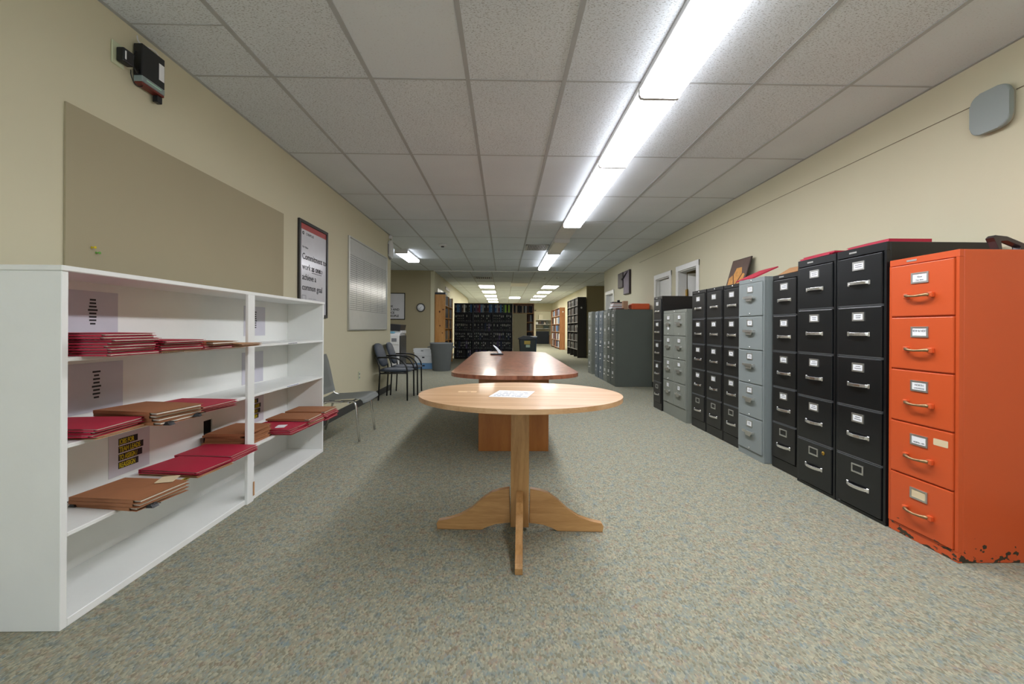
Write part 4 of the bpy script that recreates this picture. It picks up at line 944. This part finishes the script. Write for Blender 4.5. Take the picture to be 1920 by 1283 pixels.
cname = {'navy':'navy','lblue':'light blue','blue':'blue','brown':'brown','white':'white','green':'dark green','black':'black','purple':'purple','maroon':'maroon','red':'red','grey':'grey','charcoal':'charcoal','dgreen':'mid green','lime':'bright lime green','tan':'tan'}
u = -1.70; seen = {}
for i,c in enumerate(topc):
    w_ = .0575; 
    if False: u += 0
    for md in (-1.07,-.40):
        if u < md+.012 and u+w_ > md-.012: u = md+.013
    if u+w_ > .268: break
    o = bpy.data.objects.new('binder', binder_mesh(c,(0,4,1,4,0,2)[i%6] if c not in('white','lime') else 4)); COL.objects.link(o)
    o.location = (u+w_/2,YW+.02,1.611); o.scale=(w_/.0545,1,.98)
    seen[c] = seen.get(c,0)+1
    o['_c'] = c; u += w_
cnt = dict(seen)
ordw = ['leftmost','second from left','third from left','fourth from left','fifth from left','sixth from left']
idx = {}
for o in list(COL.objects):
    if '_c' in o:
        c = o['_c']; k = idx.get(c,0); idx[c]=k+1
        l = '%s binder on the top shelf of the black binder wall'%cname[c]
        if cnt[c]>1: l = '%s binder, %s of its colour, top shelf of the binder wall'%(cname[c],ordw[k])
        tag(o,l,'binder','binders on the top shelf of the binder wall'); del o['_c']
# second bookcase, brown, behind an olive panel
bookcase('brown bookcase at the right end of the binder wall',.30,1.03,YW+.05,YW+.35,1.935,(1.60,1.29,.975,.665,.355,.05),BWOOD,shelfm=PINE)
row(.33,1.0,1.601,['tan','grey','charcoal','brown','black','grey','charcoal'],'grey or brown volume on the top shelf of the brown bookcase','volumes on the top shelf of the brown bookcase',lambda u,zz:((u,YW+.08,zz),0),.27,seed=5,name='book',cat='book',wr=(.04,.07))
for k,z in enumerate((1.29,.975,.665)):
    row(.80,1.0,z+.001,['tan','brown','grey','black'],'book at the right of the %s shelf of the brown bookcase'%['second','third','fourth'][k],'books on the %s shelf of the brown bookcase'%['second','third','fourth'][k],lambda u,zz:((u,YW+.08,zz),0),.26,seed=50+k,name='book',cat='book',wr=(.04,.06))
boxthing('partition_panel','olive partition panel standing in front of the brown bookcase','partition',.31,.775,YW-.02,YW+.03,.0,1.585,mat('panel_olive','aea484',.7))
# recycling bin
t = thing('recycling_bin','dark green recycling bin with curved lid and yellow sticker','bin',(.69,13.3,0))
bm = newbm(); prism(bm,[(-.19,0),(.20,0),(.25,.74),(-.24,.74)],-.26,.26,'y',0,.01); obj('body',bm,BINB,t)
bm = newbm(); prism(bm,[(-.27,.74),(.27,.74),(.27,.765),(.20,.80),(.05,.845),(-.12,.845),(-.22,.80),(-.27,.765)],-.28,.28,'y',0,.008); obj('lid',bm,mat('lid_dark','22262a',.35),t)
bm = newbm(); bx(bm,-.10,.08,-.2675,-.262,.60,.70); bx(bm,-.05,.07,-.268,-.262,.51,.585,1); obj('sticker',bm,[mat('sticker_yellow','a9923a',.5),mat('sticker_white','9db09a',.5)],t)
t = thing('blue_bin','blue bin standing just behind the recycling bin','bin',(.87,13.75,0)); bm = newbm(); prism(bm,[(-.12,0),(.11,0),(.13,.80),(-.14,.80)],-.15,.15,'y',0,.01); obj('body',bm,BINBLUE,t)
bm = newbm(); prism(bm,rrect(-.005,0,.30,.33,.03),.80,.83,'z',0,.006); obj('rim',bm,CARD,t)
# pine bookcase (faces the aisle)
bookcase('tall pine bookcase with knots, side towards the viewer, left of the binder wall',-1.93,-1.64,12.33,14.10,2.0,(1.70,1.355,1.055,.73,.43,.10),PINE,front='x',mids=(13.2,),top=False)
bm = newbm(); bx(bm,-1.93,-1.64,12.34,12.70,2.001,2.06,0,.003); o = obj('archive_box',bm,mat('dark_navy','1a2430',.5)); tag(o,'flat dark box lying on top of the pine bookcase','box')
bm = newbm()
for (x_,z_,a_,b_) in ((-1.80,1.52,.022,.03),(-1.70,1.58,.03,.018),(-1.79,1.13,.018,.022),(-1.72,.93,.02,.014)): prism(bm,[(x_+a_*math.cos(k*math.pi/8),z_+b_*math.sin(k*math.pi/8)) for k in range(16)],-.8856,-.8848,'y')
pk = [o for o in COL.objects if o.name.startswith('bookcase') and 'pine' in o.get('label','')][0]
for v in bm.verts: v.co.x += 1.785
obj('wood_knots',bm,mat('pine_knot','5a2c10',.6),pk)
bm=newbm()
for z in (2.0,): bx(bm,-1.93,-1.64,12.34,12.72,1.985,2.0)
for k,z in enumerate((1.70,1.355,1.055,.73,.43,.10)):
    for j,(a,b) in enumerate(((12.37,13.18),(13.22,14.06))):
        row(a,b,z+.001,['black','charcoal','navy','black','grey'] if k<2 else ['black','brown','charcoal','tan'],'dark volume on the %s shelf of the pine bookcase, %s bay'%(zn[k],['near','far'][j]),'volumes on the %s shelf of the pine bookcase'%zn[k],lambda u,zz:((-1.665,u,zz),R(90)),.29 if k<2 else .26,seed=70+k*2+j,name='book',cat='book',wr=(.06,.09),skip=.05)
bm.free()
# black bookcase at right
bookcase('tall black bookcase against the rear right wall',2.66,2.98,16.05,18.65,2.22,(1.93,1.61,1.30,.96,.62,.31),DARKW,front='-x',mids=(16.9,17.8),shelfm=mat('shelf_edge_grey','6c6a68',.5))
def rows_right(xf,bays,zs,cols,h,what,sd,wr=(.09,.12)):
    for k,z in enumerate(zs):
        for j,(a,b) in enumerate(bays):
            row(a,b,z+.001,cols,'%s on the %s shelf of the %s'%('dark binder' if 'black' in what else 'book',zn[k] if k<6 else 'lowest',what),'volumes on the %s shelf of the %s'%(zn[k],what),lambda u,zz:((xf+.03,u,zz),R(-90)),h,seed=sd+k*5+j,name='binder' if 'black' in what else 'book',cat='binder' if 'black' in what else 'book',wr=wr,skip=.06)
rows_right(2.66,((16.09,16.88),(16.92,17.78),(17.82,18.6)),(1.93,1.61,1.30,.96,.62,.31),['black','black','charcoal','black','black','brown'],.26,'black bookcase',100)
bookcase('tall reddish-brown bookcase farther along the rear right wall',2.76,3.035,22.1,26.0,2.12,(1.72,1.31,.90,.48,.10),BWOOD,front='-x',mids=(24.1,),shelfm=mat('shelf_edge_pale','b89a86',.5))
rows_right(2.76,((22.15,24.05),(24.15,25.9)),(1.72,1.31,.90,.48,.10),['maroon','brown','navy','lblue','white','charcoal','tan','purple'],.33,'brown bookcase',200,(.16,.22))
for (x,y,z,l) in ((2.80,16.046,1.83,'round white sticker on the side of the black bookcase'),(2.93,22.096,1.90,'round white sticker on the side of the brown bookcase')):
    bm = newbm(); lathe(bm,[(0,0),(.035,0),(.035,.002),(0,.002)],20); o = obj('round_sticker',bm,CARD,loc=(x,y,z),rot=(R(90),0,0)); tag(o,l,'sticker','round stickers on bookcase sides')
# storeroom beyond the doorway
for z,l in ((1.66,'top white shelf seen through the far doorway'),(1.35,'second white shelf seen through the far doorway'),(1.05,'third white shelf seen through the far doorway')):
    boxthing('wall_shelf',l,'shelf',1.42,3.68,30.6,30.99,z-.03,z,TRIMW,.003,'storeroom shelves')
boxthing('storage_box','pale square box on the top storeroom shelf','box',2.38,2.68,30.65,30.9,1.661,2.0,mat('box_pale','cfc8ac',.7))
rd = random.Random(9); x = 2.05; k=0
for x,w_,h,c,l in ((2.12,.22,.16,'cfcfcb','white box at the left of the second storeroom shelf'),(2.42,.12,.2,'5a4740','brown jar on the second storeroom shelf'),(2.58,.14,.22,'3b3a3c','dark tin on the second storeroom shelf'),(2.76,.10,.14,'c7b8a8','small tan carton on the second storeroom shelf'),(2.90,.16,.24,'52544c','olive box at the right of the second storeroom shelf')):
    boxthing('storage_item',l,'box',x,x+w_,30.65,30.85,1.351,1.351+h,mat('st_'+c,c,.6))
for x,w_,h,c,l in ((2.10,.14,.25,'2c2e33','dark box at the left of the third storeroom shelf'),(2.72,.36,.2,'33403a','dark green crate on the third storeroom shelf')):
    boxthing('storage_item',l,'box',x,x+w_,30.65,30.85,1.051,1.051+h,mat('st_'+c,c,.6))
boxthing('storage_crate','black machine standing under the storeroom shelves','machine',2.12,3.05,30.1,30.55,.0,.86,mat('mach_dark','1c2430',.4),.02)
boxthing('storage_crate','brown carton beside the black machine in the storeroom','box',3.07,3.3,30.1,30.4,.0,.60,mat('cardboard','b08a6c',.8))
bpy.context.view_layer.update()
